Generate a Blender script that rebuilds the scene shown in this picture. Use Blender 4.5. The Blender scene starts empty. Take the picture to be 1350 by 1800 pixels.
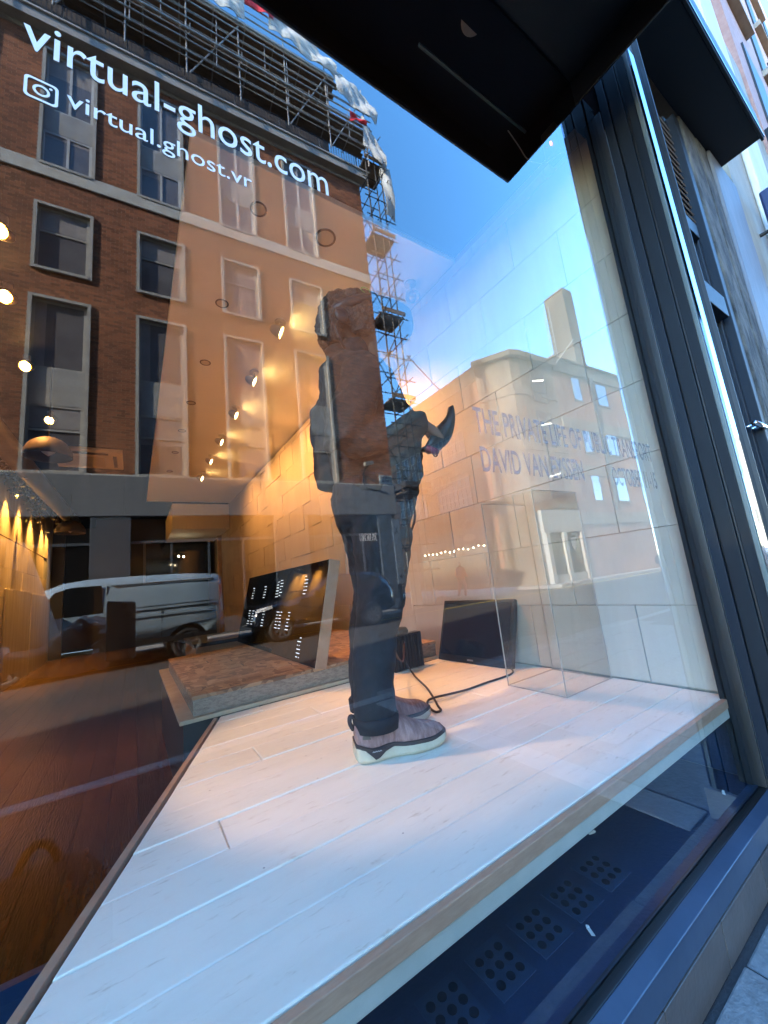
import bpy, bmesh, math, random
from mathutils import Vector, Matrix, Euler
random.seed(7)
R = math.radians
S = bpy.context.scene
C = S.collection

# ------------------------------------------------------------------ camera, sky, sun, exposure
cam_d = bpy.data.cameras.new('camera')
cam = bpy.data.objects.new('camera', cam_d); C.objects.link(cam)
cam_d.sensor_fit = 'HORIZONTAL'; cam_d.sensor_width = 36.0; cam_d.lens = 18.0
cam_d.clip_start = 0.02; cam_d.clip_end = 600
RIGHT = Vector((.83861338, -.53474516, -.10380371)); DOWN = Vector((.00615912, .19985704, -.97980571)); FWD = Vector((.54469226, .82103884, .17089634))
EYE = Vector((0, -.65, 1.13))
m = Matrix.Identity(4)
for i in range(3):
    m[i][0] = RIGHT[i]; m[i][1] = -DOWN[i]; m[i][2] = -FWD[i]; m[i][3] = EYE[i]
cam.matrix_world = m
S.camera = cam

SUN_EL, SUN_AZ = R(30), R(167.5)          # azimuth of the sun, measured from +x towards +y
world = bpy.data.worlds.new('World'); S.world = world; world.use_nodes = True
nt = world.node_tree; nt.nodes.clear()
sky = nt.nodes.new('ShaderNodeTexSky'); sky.sky_type = 'NISHITA'; sky.sun_disc = False
sky.sun_elevation = SUN_EL; sky.sun_rotation = R(90) - SUN_AZ
sky.air_density = .85; sky.dust_density = 0.1; sky.ozone_density = 1.6; sky.altitude = 300
bg = nt.nodes.new('ShaderNodeBackground'); bg.inputs['Strength'].default_value = 0.15
wo = nt.nodes.new('ShaderNodeOutputWorld')
hs_ = nt.nodes.new('ShaderNodeHueSaturation'); hs_.inputs['Saturation'].default_value = 1.25; hs_.inputs['Hue'].default_value = .496
nt.links.new(sky.outputs[0], hs_.inputs['Color']); nt.links.new(hs_.outputs[0], bg.inputs[0]); nt.links.new(bg.outputs[0], wo.inputs[0])

sd = bpy.data.lights.new('sun', 'SUN'); sd.energy = 2.0; sd.angle = R(.5); sd.color = (1, .88, .72)
sun = bpy.data.objects.new('sun', sd); C.objects.link(sun)
sv = Vector((math.cos(SUN_AZ) * math.cos(SUN_EL), math.sin(SUN_AZ) * math.cos(SUN_EL), math.sin(SUN_EL)))
sun.rotation_euler = sv.to_track_quat('Z', 'Y').to_euler(); sun.location = sv * 60

S.view_settings.view_transform = 'Standard'; S.view_settings.look = 'None'
S.view_settings.exposure = 4.15; S.view_settings.gamma = 1; S.view_settings.use_curve_mapping = False
S.render.engine = 'CYCLES'
cy = S.cycles
cy.use_denoising = True
cy.max_bounces = 12; cy.diffuse_bounces = 5; cy.glossy_bounces = 6; cy.transparent_max_bounces = 24; cy.transmission_bounces = 8
cy.caustics_reflective = False; cy.caustics_refractive = False
cy.sample_clamp_indirect = 4.0

# ------------------------------------------------------------------ materials
MATS = {}
def mat(name, col, rough=.6, col2=None, scale=8., bump=0., bscale=None, metal=0., coat=0., spec=.5, stretch=None, detail=6., emit=None, estr=0., mixlo=.35, mixhi=.7, bdist=.02):
    if name in MATS: return MATS[name]
    M = bpy.data.materials.new(name); M.use_nodes = True
    nt = M.node_tree; b = nt.nodes['Principled BSDF']
    b.inputs['Roughness'].default_value = rough; b.inputs['Metallic'].default_value = metal
    b.inputs['Specular IOR Level'].default_value = spec
    b.inputs['Coat Weight'].default_value = coat; b.inputs['Coat Roughness'].default_value = .05
    b.inputs['Base Color'].default_value = (*col, 1)
    if emit:
        b.inputs['Emission Color'].default_value = (*emit, 1); b.inputs['Emission Strength'].default_value = estr
    if col2 or bump:
        tc = nt.nodes.new('ShaderNodeTexCoord'); mp = nt.nodes.new('ShaderNodeMapping')
        nt.links.new(tc.outputs['Object'], mp.inputs[0])
        if stretch: mp.inputs['Scale'].default_value = stretch
    if col2:
        n = nt.nodes.new('ShaderNodeTexNoise'); n.inputs['Scale'].default_value = scale; n.inputs['Detail'].default_value = detail
        n.inputs['Roughness'].default_value = .65
        nt.links.new(mp.outputs[0], n.inputs[0])
        r = nt.nodes.new('ShaderNodeValToRGB'); r.color_ramp.elements[0].position = mixlo; r.color_ramp.elements[1].position = mixhi
        r.color_ramp.elements[0].color = (*col, 1); r.color_ramp.elements[1].color = (*col2, 1)
        nt.links.new(n.outputs[0], r.inputs[0]); nt.links.new(r.outputs[0], b.inputs['Base Color'])
    if bump:
        n2 = nt.nodes.new('ShaderNodeTexNoise'); n2.inputs['Scale'].default_value = bscale or scale * 3; n2.inputs['Detail'].default_value = 8
        nt.links.new(mp.outputs[0], n2.inputs[0])
        bp = nt.nodes.new('ShaderNodeBump'); bp.inputs['Strength'].default_value = bump; bp.inputs['Distance'].default_value = bdist
        nt.links.new(n2.outputs[0], bp.inputs['Height']); nt.links.new(bp.outputs[0], b.inputs['Normal'])
    MATS[name] = M
    return M

def island_tint(M, amount=.5):
    """each loose piece of a mesh gets its own slightly lighter or darker tone, as single bricks, boards and tiles have"""
    nt = M.node_tree; b = nt.nodes['Principled BSDF']; inp = b.inputs['Base Color']
    geo = nt.nodes.new('ShaderNodeNewGeometry'); oi = nt.nodes.new('ShaderNodeObjectInfo')
    ad = nt.nodes.new('ShaderNodeMath'); ad.operation = 'ADD'; nt.links.new(geo.outputs['Random Per Island'], ad.inputs[0]); nt.links.new(oi.outputs['Random'], ad.inputs[1])
    fr = nt.nodes.new('ShaderNodeMath'); fr.operation = 'FRACT'; nt.links.new(ad.outputs[0], fr.inputs[0])
    mr = nt.nodes.new('ShaderNodeMapRange'); mr.inputs['To Min'].default_value = 1 - amount; mr.inputs['To Max'].default_value = 1 + amount
    nt.links.new(fr.outputs[0], mr.inputs[0])
    mx = nt.nodes.new('ShaderNodeVectorMath'); mx.operation = 'SCALE'
    if inp.is_linked: nt.links.new(inp.links[0].from_socket, mx.inputs[0])
    else: mx.inputs[0].default_value = inp.default_value[:3]
    nt.links.new(mr.outputs[0], mx.inputs['Scale'])
    nt.links.new(mx.outputs[0], inp)
    return M

def glass_mat(name, ior, tint=(.96, .98, .97), refl=(1, 1, 1)):
    M = bpy.data.materials.new(name); M.use_nodes = True; nt = M.node_tree; nt.nodes.clear()
    o = nt.nodes.new('ShaderNodeOutputMaterial'); mx = nt.nodes.new('ShaderNodeMixShader')
    t = nt.nodes.new('ShaderNodeBsdfTransparent'); g = nt.nodes.new('ShaderNodeBsdfGlossy'); f = nt.nodes.new('ShaderNodeFresnel')
    ge = nt.nodes.new('ShaderNodeNewGeometry'); mi = nt.nodes.new('ShaderNodeMapRange')      # the same mirror strength from both faces of a thin sheet
    mi.inputs['To Min'].default_value = ior; mi.inputs['To Max'].default_value = 1 / ior
    nt.links.new(ge.outputs['Backfacing'], mi.inputs[0]); nt.links.new(mi.outputs[0], f.inputs[0]); g.inputs['Roughness'].default_value = 0.0; g.inputs['Color'].default_value = (*refl, 1); t.inputs['Color'].default_value = (*tint, 1)
    nt.links.new(f.outputs[0], mx.inputs[0]); nt.links.new(t.outputs[0], mx.inputs[1]); nt.links.new(g.outputs[0], mx.inputs[2]); nt.links.new(mx.outputs[0], o.inputs[0])
    MATS[name] = M
    return M

SHOPGLASS = glass_mat('shop_glass', 2.02)
GLASSBACK = glass_mat('glass_back', 1.02)
ACRYL = glass_mat('acrylic', 1.3, (.97, .97, .96))
ACRYL_EDGE = mat('acrylic_edge', (.38, .35, .31), .3)
white_paint = mat('white_paint', (.78, .77, .74), .5)

# ------------------------------------------------------------------ mesh helpers
class MB:
    def __init__(s, M=None): s.v = []; s.f = []; s.mi = []; s.cur = 0; s.M = M
    def add(s, vs, fs):
        b = len(s.v)
        for p in vs:
            p = Vector(p)
            s.v.append(tuple(s.M @ p) if s.M else tuple(p))
        for f in fs: s.f.append(tuple(i + b for i in f)); s.mi.append(s.cur)
        return s
    def box(s, x0, x1, y0, y1, z0, z1):
        return s.add([(x0, y0, z0), (x1, y0, z0), (x1, y1, z0), (x0, y1, z0), (x0, y0, z1), (x1, y0, z1), (x1, y1, z1), (x0, y1, z1)],
                     [(0, 3, 2, 1), (4, 5, 6, 7), (0, 1, 5, 4), (1, 2, 6, 5), (2, 3, 7, 6), (3, 0, 4, 7)])
    def quad(s, a, b, c, d): return s.add([a, b, c, d], [(0, 1, 2, 3)])
    def bar(s, a, b, w, h=None, upv=(0, 0, 1)):
        a = Vector(a); b = Vector(b); h = h or w; d = (b - a).normalized(); u = Vector(upv)
        if abs(d.dot(u)) > .98: u = Vector((1, 0, 0))
        x = d.cross(u).normalized() * w / 2; z = x.cross(d).normalized() * h / 2
        return s.add([a - x - z, a + x - z, a + x + z, a - x + z, b - x - z, b + x - z, b + x + z, b - x + z],
                     [(0, 1, 2, 3), (7, 6, 5, 4), (0, 4, 5, 1), (1, 5, 6, 2), (2, 6, 7, 3), (3, 7, 4, 0)])
    def cyl(s, a, b, r, r2=None, n=12, cap=True):
        a = Vector(a); b = Vector(b); r2 = r if r2 is None else r2; d = (b - a).normalized()
        u = Vector((0, 0, 1)) if abs(d.z) < .9 else Vector((1, 0, 0))
        x = d.cross(u).normalized(); y = d.cross(x)
        vs = []
        for c, rr in ((a, r), (b, r2)):
            for i in range(n):
                t = 2 * math.pi * i / n; vs.append(c + x * rr * math.cos(t) + y * rr * math.sin(t))
        fs = [(i, i + n, (i + 1) % n + n, (i + 1) % n) for i in range(n)]
        if cap: fs += [tuple(range(n)), tuple(range(2 * n - 1, n - 1, -1))]
        return s.add(vs, fs)
    def loft(s, rings, cap=True):
        n = len(rings[0]); vs = [p for r in rings for p in r]; fs = []
        for k in range(len(rings) - 1):
            for i in range(n):
                j = (i + 1) % n; fs.append((k * n + i, k * n + j, (k + 1) * n + j, (k + 1) * n + i))
        if cap:
            fs.append(tuple(range(n - 1, -1, -1))); fs.append(tuple(range((len(rings) - 1) * n, len(rings) * n)))
        return s.add(vs, fs)
    def tube(s, pts, r, n=8):
        pts = [Vector(p) for p in pts]; rs = r if isinstance(r, (list, tuple)) else [r] * len(pts); rings = []
        prev = None
        for i, p in enumerate(pts):
            d = (pts[min(i + 1, len(pts) - 1)] - pts[max(i - 1, 0)]).normalized()
            if prev is None:
                u = Vector((0, 0, 1)) if abs(d.z) < .9 else Vector((1, 0, 0)); x = d.cross(u).normalized()
            else: x = (prev - d * prev.dot(d)).normalized()
            prev = x; y = d.cross(x)
            rings.append([p + (x * math.cos(2 * math.pi * k / n) + y * math.sin(2 * math.pi * k / n)) * rs[i] for k in range(n)])
        return s.loft(rings)
    def lathe(s, prof, origin=(0, 0, 0), axis=(0, 0, 1), n=20):
        o = Vector(origin); d = Vector(axis).normalized(); u = Vector((0, 0, 1)) if abs(d.z) < .9 else Vector((1, 0, 0))
        x = d.cross(u).normalized(); y = d.cross(x)
        rings = [[o + d * h + (x * math.cos(2 * math.pi * k / n) + y * math.sin(2 * math.pi * k / n)) * max(r, .0004) for k in range(n)] for r, h in prof]
        return s.loft(rings)
    def prism(s, poly, y0, y1):
        """polygon of (x, z) pushed from y0 to y1"""
        n = len(poly)
        vs = [(x, y0, z) for x, z in poly] + [(x, y1, z) for x, z in poly]
        fs = [tuple(range(n)), tuple(range(2 * n - 1, n - 1, -1))] + [(i + n, (i + 1) % n + n, (i + 1) % n, i) for i in range(n)]
        return s.add(vs, fs)
    def mesh(s, name):
        me = bpy.data.meshes.new(name); me.from_pydata(s.v, [], s.f); me.update()
        return me
    def build(s, name, mats, parent=None, bevel=0, smooth=False, seg=2, fix=True):
        me = s.mesh(name)
        if not isinstance(mats, (list, tuple)): mats = [mats]
        for mm in mats: me.materials.append(mm)
        if len(mats) > 1: me.polygons.foreach_set('material_index', s.mi)
        if fix:
            bm = bmesh.new(); bm.from_mesh(me); bmesh.ops.recalc_face_normals(bm, faces=bm.faces); bm.to_mesh(me); bm.free()
        if smooth: me.polygons.foreach_set('use_smooth', [True] * len(me.polygons))
        o = bpy.data.objects.new(name, me); C.objects.link(o)
        if parent: adopt(o, parent)
        if bevel:
            b = o.modifiers.new('edge', 'BEVEL'); b.width = bevel; b.segments = seg; b.limit_method = 'ANGLE'; b.angle_limit = R(40)
        return o

def world_of(o):
    return (world_of(o.parent) @ o.matrix_parent_inverse @ o.matrix_basis) if o.parent else o.matrix_basis.copy()
def adopt(o, parent):
    o.parent = parent; o.matrix_parent_inverse = world_of(parent).inverted()
def tag(o, label=None, cat=None, group=None, kind=None):
    if label: o['label'] = label
    if cat: o['category'] = cat
    if group: o['group'] = group
    if kind: o['kind'] = kind
    return o
def thing(name, label, cat, loc=(0, 0, 0), group=None):
    o = bpy.data.objects.new(name, None); o.empty_display_size = .1; o.location = loc; C.objects.link(o)
    return tag(o, label, cat, group)
def struct(o): o['kind'] = 'structure'; return o
def copy_tree(o, loc=None, label=None, rz=None, parent=None):
    c = o.copy(); C.objects.link(c)
    if parent: c.parent = parent
    if loc is not None: c.location = loc
    if rz is not None: c.rotation_euler.z = rz
    if label: c['label'] = label
    for ch in list(o.children): copy_tree(ch, parent=c)
    return c
def bake(o):
    dg = bpy.context.evaluated_depsgraph_get(); dg.update()
    me = bpy.data.meshes.new_from_object(o.evaluated_get(dg), depsgraph=dg)
    o.modifiers.clear(); o.data = me
    return o
def remesh(o, vox, smooth=6):
    r = o.modifiers.new('r', 'REMESH'); r.mode = 'VOXEL'; r.voxel_size = vox; r.use_smooth_shade = True
    sm = o.modifiers.new('s', 'SMOOTH'); sm.factor = .5; sm.iterations = smooth
    bake(o); o.data.polygons.foreach_set('use_smooth', [True] * len(o.data.polygons))
    return o
def cut(o, cutter):
    b = o.modifiers.new('b', 'BOOLEAN'); b.operation = 'DIFFERENCE'; b.object = cutter; b.solver = 'EXACT'
    bake(o); bpy.data.objects.remove(cutter, do_unlink=True)
    return o
def text_mesh(body, width, height, M, thick=.0006, squeeze=None, capheight=None, bold=0.):
    """lettering as flat film: M maps (x right, y up, z out) of the lettering; scaled to the given width and, if given, height"""
    cu = bpy.data.curves.new('t', 'FONT'); cu.body = body; cu.size = 1; cu.extrude = 0; cu.resolution_u = 4; cu.offset = bold
    o = bpy.data.objects.new('t', cu); C.objects.link(o)
    dg = bpy.context.evaluated_depsgraph_get(); dg.update()
    me = bpy.data.meshes.new_from_object(o.evaluated_get(dg), depsgraph=dg)
    bpy.data.objects.remove(o, do_unlink=True)
    xs = [v.co.x for v in me.vertices]; ys = [v.co.y for v in me.vertices]
    x0, x1 = min(xs), max(xs); y1 = max(ys)
    sx = width / (x1 - x0); sy = sx if height is None else height / y1
    mb = MB(M)
    mb.add([((v.co.x - x0) * sx, v.co.y * sy, 0) for v in me.vertices], [tuple(p.vertices) for p in me.polygons])
    bpy.data.meshes.remove(me)
    return mb
def ell(c, rx, ry, n=20, ax=(1, 0, 0), ay=(0, 1, 0)):
    c = Vector(c); ax = Vector(ax); ay = Vector(ay)
    return [c + ax * rx * math.cos(2 * math.pi * k / n) + ay * ry * math.sin(2 * math.pi * k / n) for k in range(n)]

# ------------------------------------------------------------------ the shop: shell
XW, ZC, ZS = 2.132, 3.54, .496            # right wall, ceiling, top of the display stage
dark_ceil = mat('dark_ceiling_paint', (.004, .004, .007), .7, (.007, .007, .010), 3, spec=.03)
raft_white = mat('ceiling_white', (.84, .82, .78), .7, (.86, .84, .80), 2)
plaster = mat('plaster', (.34, .31, .275), .8)
dark_wall = mat('dark_wall', (.03, .028, .026), .6)
panel_m = island_tint(mat('wall_panel_paint', (.43, .385, .335), .6, (.48, .435, .38), 5, bump=.15, bscale=60, stretch=(1, 1, .12)), .06)
panel_b = island_tint(mat('wall_panel_wood', (.40, .30, .19), .55, (.55, .43, .29), 9, bump=.2, bscale=50, stretch=(1, 1, .1)), .12)
floor_m = island_tint(mat('dark_floor_wood', (.050, .025, .009), .25, (.092, .045, .017), 6, bump=.12, bscale=30, stretch=(5, .5, 1)), .25)

fl = MB(); fl.box(-1.9, XW + .1, .16, 14, -.06, -.012)
floor = struct(fl.build('interior_floor', dark_wall))
bw = .14; y0 = .2
rows = [-1.79 + bw * i for i in range(28)]
proto = None
nb = 0
for i, x in enumerate(rows):
    yy = .2 - random.random() * 1.2
    while yy < 12.4 and nb < 290:
        L = 1.8
        a = max(yy, .2); b = min(yy + L, 12.5)
        if b - a > .1 and x + bw < 2.1:
            if x > .5: break
            p = MB().box(x + .001, x + bw - .001, a + .001, b - .001, -.012, random.uniform(-.0015, .0))
            p.build('floorboard', floor_m, floor); nb += 1
        yy += L
sub = MB().box(.47, 2.1, .2, 12.5, -.012, -.002); o = sub.build('floorboard', floor_m, floor)

# right wall: boards in a running bond, each a little out of plane
rw = struct(MB().box(XW, XW + .12, .02, 14, 0, 3.8).build('right_wall', plaster))
PW, PH = .62, .3665
def panel_mesh(L, H):
    return MB().box(-L / 2, L / 2, -.008, .008, -H / 2, H / 2)
pm_full = panel_mesh(PW - .0035, PH - .003).mesh('wall_panel'); pm_full.materials.append(panel_m)
z = .137; r_ = 0
while z < 3.5:
    y = .045 - (PW / 2 if r_ % 2 else 0)
    h = min(PH, ZC - .02 - z)
    while y < 11.0:
        a = max(y, .03); b = min(y + PW, 11.1); zz0 = max(z, .5) if a < 1.7 else z
        hh = z + h - zz0
        if b - a > .08 and hh > .05:
            if abs(b - a - PW) < .001 and abs(hh - PH) < .001: me = pm_full
            else:
                me = panel_mesh(b - a - .0035, hh - .003).mesh('wall_panel'); me.materials.append(panel_m)
            o = bpy.data.objects.new('wall_panel', me); C.objects.link(o)
            far = min(1, max(0, (a - 1.2) / 2.5))
            o.location = (XW - .009 - random.random() * (.0015 + .008 * far), (a + b) / 2, zz0 + hh / 2)
            o.rotation_euler = (0, random.uniform(-.3, 1) * R(.15 + 1.3 * far), R(90) + random.uniform(-1, 1) * R(.12 + 1.0 * far))
            bv = o.modifiers.new('edge', 'BEVEL'); bv.width = .0015; bv.segments = 1
            adopt(o, rw)
        y += PW
    z += PH; r_ += 1

# left wall, the same boards, seen only deep in the shop
lw = struct(MB().box(-1.92, -1.8, .02, 14, 0, 3.8).build('left_wall', plaster))
z = .01
for r_ in range(7):
    for k in range(8):
        y = 5.6 + k * .82 - (.4 if r_ % 2 else 0)
        if y + .81 > 11.9: continue
        o = MB().box(-1.8, -1.785 - .006 * random.random(), y, y + .812, z + .002, z + .485).build('wall_panel', panel_b, lw, bevel=.003, seg=1)
    z += .49
# the tall bare boards that stand against it lower down
for k, (y, w) in enumerate(((8.1, 1.9), (10.03, 1.9))):
    MB().box(-1.78, -1.755, y, y + w - .02, .0, 1.62 - .04 * k).build('wall_panel', panel_b, lw, bevel=.003, seg=1)

back = MB()
back.box(-1.9, -1.55, 12.45, 12.6, 0, 3.6); back.box(-.9, .25, 12.45, 12.6, 0, 3.6); back.box(.25, 2.2, 12.45, 12.6, 0, .9); back.box(.25, 2.2, 12.45, 12.6, 2.9, 3.6); back.box(-1.9, 2.2, 13.9, 14.0, 0, 3.6)
struct(back.build('back_wall', dark_wall))
lowc = MB().box(.78, 2.1, 9.9, 12.4, 2.86, 3.5)
struct(lowc.build('lowered_ceiling', raft_white))
dj = MB(); dj.box(2.0, 2.1, 11.12, 11.2, 0, 2.9)
struct(dj.build('door_jamb', mat('bare_wood', (.42, .27, .14), .6, (.55, .38, .22), 20, stretch=(1, 1, .2))))
ce = MB(); ce.box(-1.95, 2.25, .0, 14.0, 3.585, 3.7)
struct(ce.build('ceiling', dark_ceil))
cr = MB(); cr.box(.236, XW - .002, 1.16, 9.89, ZC, 3.58)
struct(cr.build('ceiling_raft', raft_white, bevel=.004))
hd = MB(); hd.box(-1.95, 2.25, .0, .1, 3.44, 3.584)
struct(hd.build('window_header', dark_ceil))
# shell that keeps the daylight out round the window
sh = MB(); sh.box(-2.1, -1.8, -.04, .12, .0, 3.6)
struct(sh.build('left_pier', mat('shopfront_paint', (.003, .0048, .008), .6, (.006, .009, .013), 6, bump=.06, bscale=40, coat=.03, spec=.22, stretch=(1, 1, .15))))
FRONT = MATS['shopfront_paint']

# ------------------------------------------------------------------ display stage of white planks
stage = thing('display_stage', 'white painted plank display stage just inside the shop window, man standing on it', 'display stage', (1, .9, 0))
def left_x(y): return -.152 + (y - .328) * (.519 / 1.372)
plank_m = island_tint(mat('white_plank', (.82, .79, .71), .5, (.90, .87, .79), 3, bump=.07, bscale=26, stretch=(.5, 2.4, 1), mixlo=.3, mixhi=.55), .035)
# scuffs and dirt that stay on the boards
def add_scuffs(M):
    nt = M.node_tree; b = nt.nodes['Principled BSDF']; tc = nt.nodes.new('ShaderNodeTexCoord')
    n = nt.nodes.new('ShaderNodeTexNoise'); n.inputs['Scale'].default_value = 16; n.inputs['Detail'].default_value = 12; n.inputs['Roughness'].default_value = .85
    mp = nt.nodes.new('ShaderNodeMapping'); mp.inputs['Scale'].default_value = (.5, 2.2, 1); nt.links.new(tc.outputs['Object'], mp.inputs[0]); nt.links.new(mp.outputs[0], n.inputs[0])
    r = nt.nodes.new('ShaderNodeValToRGB'); r.color_ramp.elements[0].position = .34; r.color_ramp.elements[1].position = .44
    r.color_ramp.elements[0].color = (.66, .60, .52, 1); r.color_ramp.elements[1].color = (1, 1, 1, 1)
    nt.links.new(n.outputs[0], r.inputs[0])
    v = nt.nodes.new('ShaderNodeTexVoronoi'); v.inputs['Scale'].default_value = 11; nt.links.new(tc.outputs['Object'], v.inputs[0])
    r2 = nt.nodes.new('ShaderNodeValToRGB'); r2.color_ramp.elements[0].position = .018; r2.color_ramp.elements[1].position = .03
    r2.color_ramp.elements[0].color = (.12, .1, .08, 1); r2.color_ramp.elements[1].color = (1, 1, 1, 1); nt.links.new(v.outputs['Distance'], r2.inputs[0])
    src = b.inputs['Base Color'].links[0].from_socket
    for rr in (r, r2):
        mx = nt.nodes.new('ShaderNodeMix'); mx.data_type = 'RGBA'; mx.blend_type = 'MULTIPLY'; mx.inputs[0].default_value = 1
        nt.links.new(src, mx.inputs[6]); nt.links.new(rr.outputs[0], mx.inputs[7]); src = mx.outputs[2]
    nt.links.new(src, b.inputs['Base Color'])
add_scuffs(plank_m)
PB = .1565; y = .07
joints = [1.3, .55, 1.05, .21, .7, 1.5, .42, 1.2, .8, 1.6, .6]
for i in range(11):
    y2 = min(y + PB, 1.735); xs = [None, joints[i], None]
    cuts = [left_x(y) + .01, joints[i], XW - .012] if i in (0, 3, 5, 6, 8, 10) else [left_x(y) + .01, XW - .012]
    for a, b in zip(cuts[:-1], cuts[1:]):
        dz = random.uniform(-.0015, .0015); g = .0016
        p = MB(); xa0 = a if a != cuts[0] else left_x(y) + .012; xa1 = a if a != cuts[0] else left_x(y2) + .012
        zt = ZS + dz; zb = ZS - .026
        sag = random.uniform(-.0012, .0012)
        p.add([(xa0 + g, y + g, zb), (b - g, y + g, zb), (b - g, y2 - g, zb), (xa1 + g, y2 - g, zb), (xa0 + g, y + g, zt), (b - g, y + g, zt + sag), (b - g, y2 - g, zt + sag), (xa1 + g, y2 - g, zt)],
              [(0, 3, 2, 1), (4, 5, 6, 7), (0, 1, 5, 4), (1, 2, 6, 5), (2, 3, 7, 6), (3, 0, 4, 7)])
        p.build('plank', plank_m, stage, bevel=.0032, seg=2)
    y = y2
edge_wood = mat('edge_wood', (.42, .26, .18), .38, (.52, .34, .24), 25, stretch=(1, 6, 6))
edge_grey = mat('edge_grey', (.42, .46, .44), .5, (.50, .53, .51), 12)
MB().box(-.22, XW - .01, .05, .068, ZS - .034, ZS - .001).build('front_nosing', edge_wood, stage, bevel=.002)
MB().box(-.24, XW - .01, .054, .075, ZS - .072, ZS - .036).build('front_fascia', edge_grey, stage, bevel=.002)
e = MB(); ya, yb = .062, 1.735
n = Vector((-(yb - ya), left_x(yb) - left_x(ya), 0)).normalized()
def off(y, k): return Vector((left_x(y), y, 0)) + n * k
e.add([off(ya, 0) + Vector((0, 0, ZS - .05)), off(yb, 0) + Vector((0, 0, ZS - .05)), off(yb, 0) + Vector((0, 0, ZS)), off(ya, 0) + Vector((0, 0, ZS)),
       off(ya, .02) + Vector((0, 0, ZS - .05)), off(yb, .02) + Vector((0, 0, ZS - .05)), off(yb, .02) + Vector((0, 0, ZS)), off(ya, .02) + Vector((0, 0, ZS))],
      [(0, 1, 2, 3), (7, 6, 5, 4), (0, 4, 5, 1), (1, 5, 6, 2), (2, 6, 7, 3), (3, 7, 4, 0)])
e.build('side_edging', mat('edge_mdf', (.36, .23, .17), .45, (.44, .30, .22), 14), stage, bevel=.002)
fr = MB()
for yy in (.5, 1.05, 1.6): fr.box(left_x(yy) + .12, XW - .02, yy - .03, yy + .03, ZS - .12, ZS - .027)
for xx in (.5, 1.2, 1.9): fr.box(xx - .04, xx + .04, 1.57, 1.63, 0, ZS - .12); fr.box(xx - .04, xx + .04, .55, .61, 0, ZS - .12)
fr.build('under_frame', dark_wall, stage)

# sill box between the glass and the stage, with groups of vent holes
sillm = mat('navy_sill', (.006, .020, .060), .35, (.010, .028, .075), 9, bump=.1, bscale=60)
sb = thing('vented_sill', 'dark blue metal sill behind the glass with groups of nine vent holes', 'window sill', (1, .2, .1))
MB().box(-.16, XW - .01, .012, .55, .05, .172).build('shelf', sillm, sb)
MB().box(-1.78, XW - .01, .55, .57, .05, .42).build('upstand', sillm, sb)
MB().box(XW - .009, XW - .0005, .012, .6, .173, .4215).build('cheek', sillm, sb)
hole = mat('vent_hole', (.002, .006, .016), .95, spec=.0); rim = mat('vent_plate', (.013, .036, .085), .5)
for x in (1.222, 1.066, .912, .757, .600, .445, .29):
    pl = MB(); pl.box(x - .058, x + .058, .13, .257, .1722, .1736)
    p = pl.build('vent_plate', rim, sb, bevel=.0006)
    h = MB()
    for i in range(3):
        for j in range(3): h.cyl((x + (i - 1) * .034, .193 + (j - 1) * .034, .1736), (x + (i - 1) * .034, .193 + (j - 1) * .034, .1748), .0112, n=14)
    h.build('vent_hole', hole, p)
pp = mat('paper_scrap', (.75, .76, .74), .7)
for i, (x, y, a) in enumerate(((1.93, .09, .4), (1.0, .10, 1.1), (1.36, .30, -.3))):
    q = MB(Matrix.Translation((x, y, .1735)) @ Matrix.Rotation(a, 4, 'Z') @ Matrix.Rotation(.25, 4, 'X'))
    q.box(-.011, .011, -.005, .005, .002, .0035); q.box(.0112, .017, -.004, .003, .002, .006)
    tag(q.build('paper_scrap', pp), ['scrap of white paper on the blue sill close to the frame corner', 'curled white paper scrap on the blue sill beside the vent holes', 'small pale paper scrap lying against the glass foot on the sill'][i], 'paper scrap', 'paper scraps on the sill')

# ------------------------------------------------------------------ shop window: pane, frame and film lettering
win = thing('shop_window', 'large shop window pane in a dark painted frame with white web address lettering', 'shop window', (.9, 0, .17))
pane = MB(); GX0, GX1, GZ0, GZ1 = -1.79, 2.05, .185, 3.44
pane.box(GX0, GX1, 0, .012, GZ0, GZ1); pane.mi = [1, 1, 0, 1, 1, 1]
pane.build('pane', [SHOPGLASS, GLASSBACK], win, fix=False)
seal = mat('black_seal', (.006, .006, .007), .5)
fr = MB(); fr.box(GX0, GX1 + .01, -.012, .024, .165, GZ0 - .001)
fr.build('glazing_bead', seal, win, bevel=.003)
sg = MB(); sg.box(GX1 + .001, GX1 + .012, -.014, .03, GZ0, 3.44); sg.build('seal', seal, win, bevel=.003)
sl = MB(); sl.prism([(0, 0), (1, 0), (1, 1), (0, 1)], 0, 0); sl = MB()
sl.loft([[(-1.8, -.013, .186), (-1.8, -.05, .176), (-1.8, -.056, .12), (-1.8, -.013, .12)], [(2.06, -.013, .186), (2.06, -.05, .176), (2.06, -.056, .12), (2.06, -.013, .12)]])
sl.build('sill_rail', mat('sill_blue', (.03, .05, .085), .3, (.045, .068, .11), 5, bump=.05, coat=.3), win, bevel=.002)
ip = MB(); ip.box(2.056, 2.125, .03, .075, .18, 3.44); ip.build('inner_post', FRONT, win, bevel=.003)
film = mat('white_film', (.66, .67, .70), .5)
grey_film = mat('grey_film', (.15, .20, .27), .6, spec=.1)
grey_film.node_tree.nodes['Principled BSDF'].inputs['Alpha'].default_value = .46
def face(x, z, y=-.0012): return Matrix(((1, 0, 0, x), (0, 0, 1, y), (0, 1, 0, z), (0, 0, 0, 1)))
text_mesh('virtual-ghost.com', .523, .0665, face(-.152, 2.008), bold=.003).build('white_lettering', film, win)
text_mesh('@virtual.ghost.vr'[1:], .292, None, face(-.096, 1.9285), bold=.003).build('white_lettering', film, win)
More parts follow.
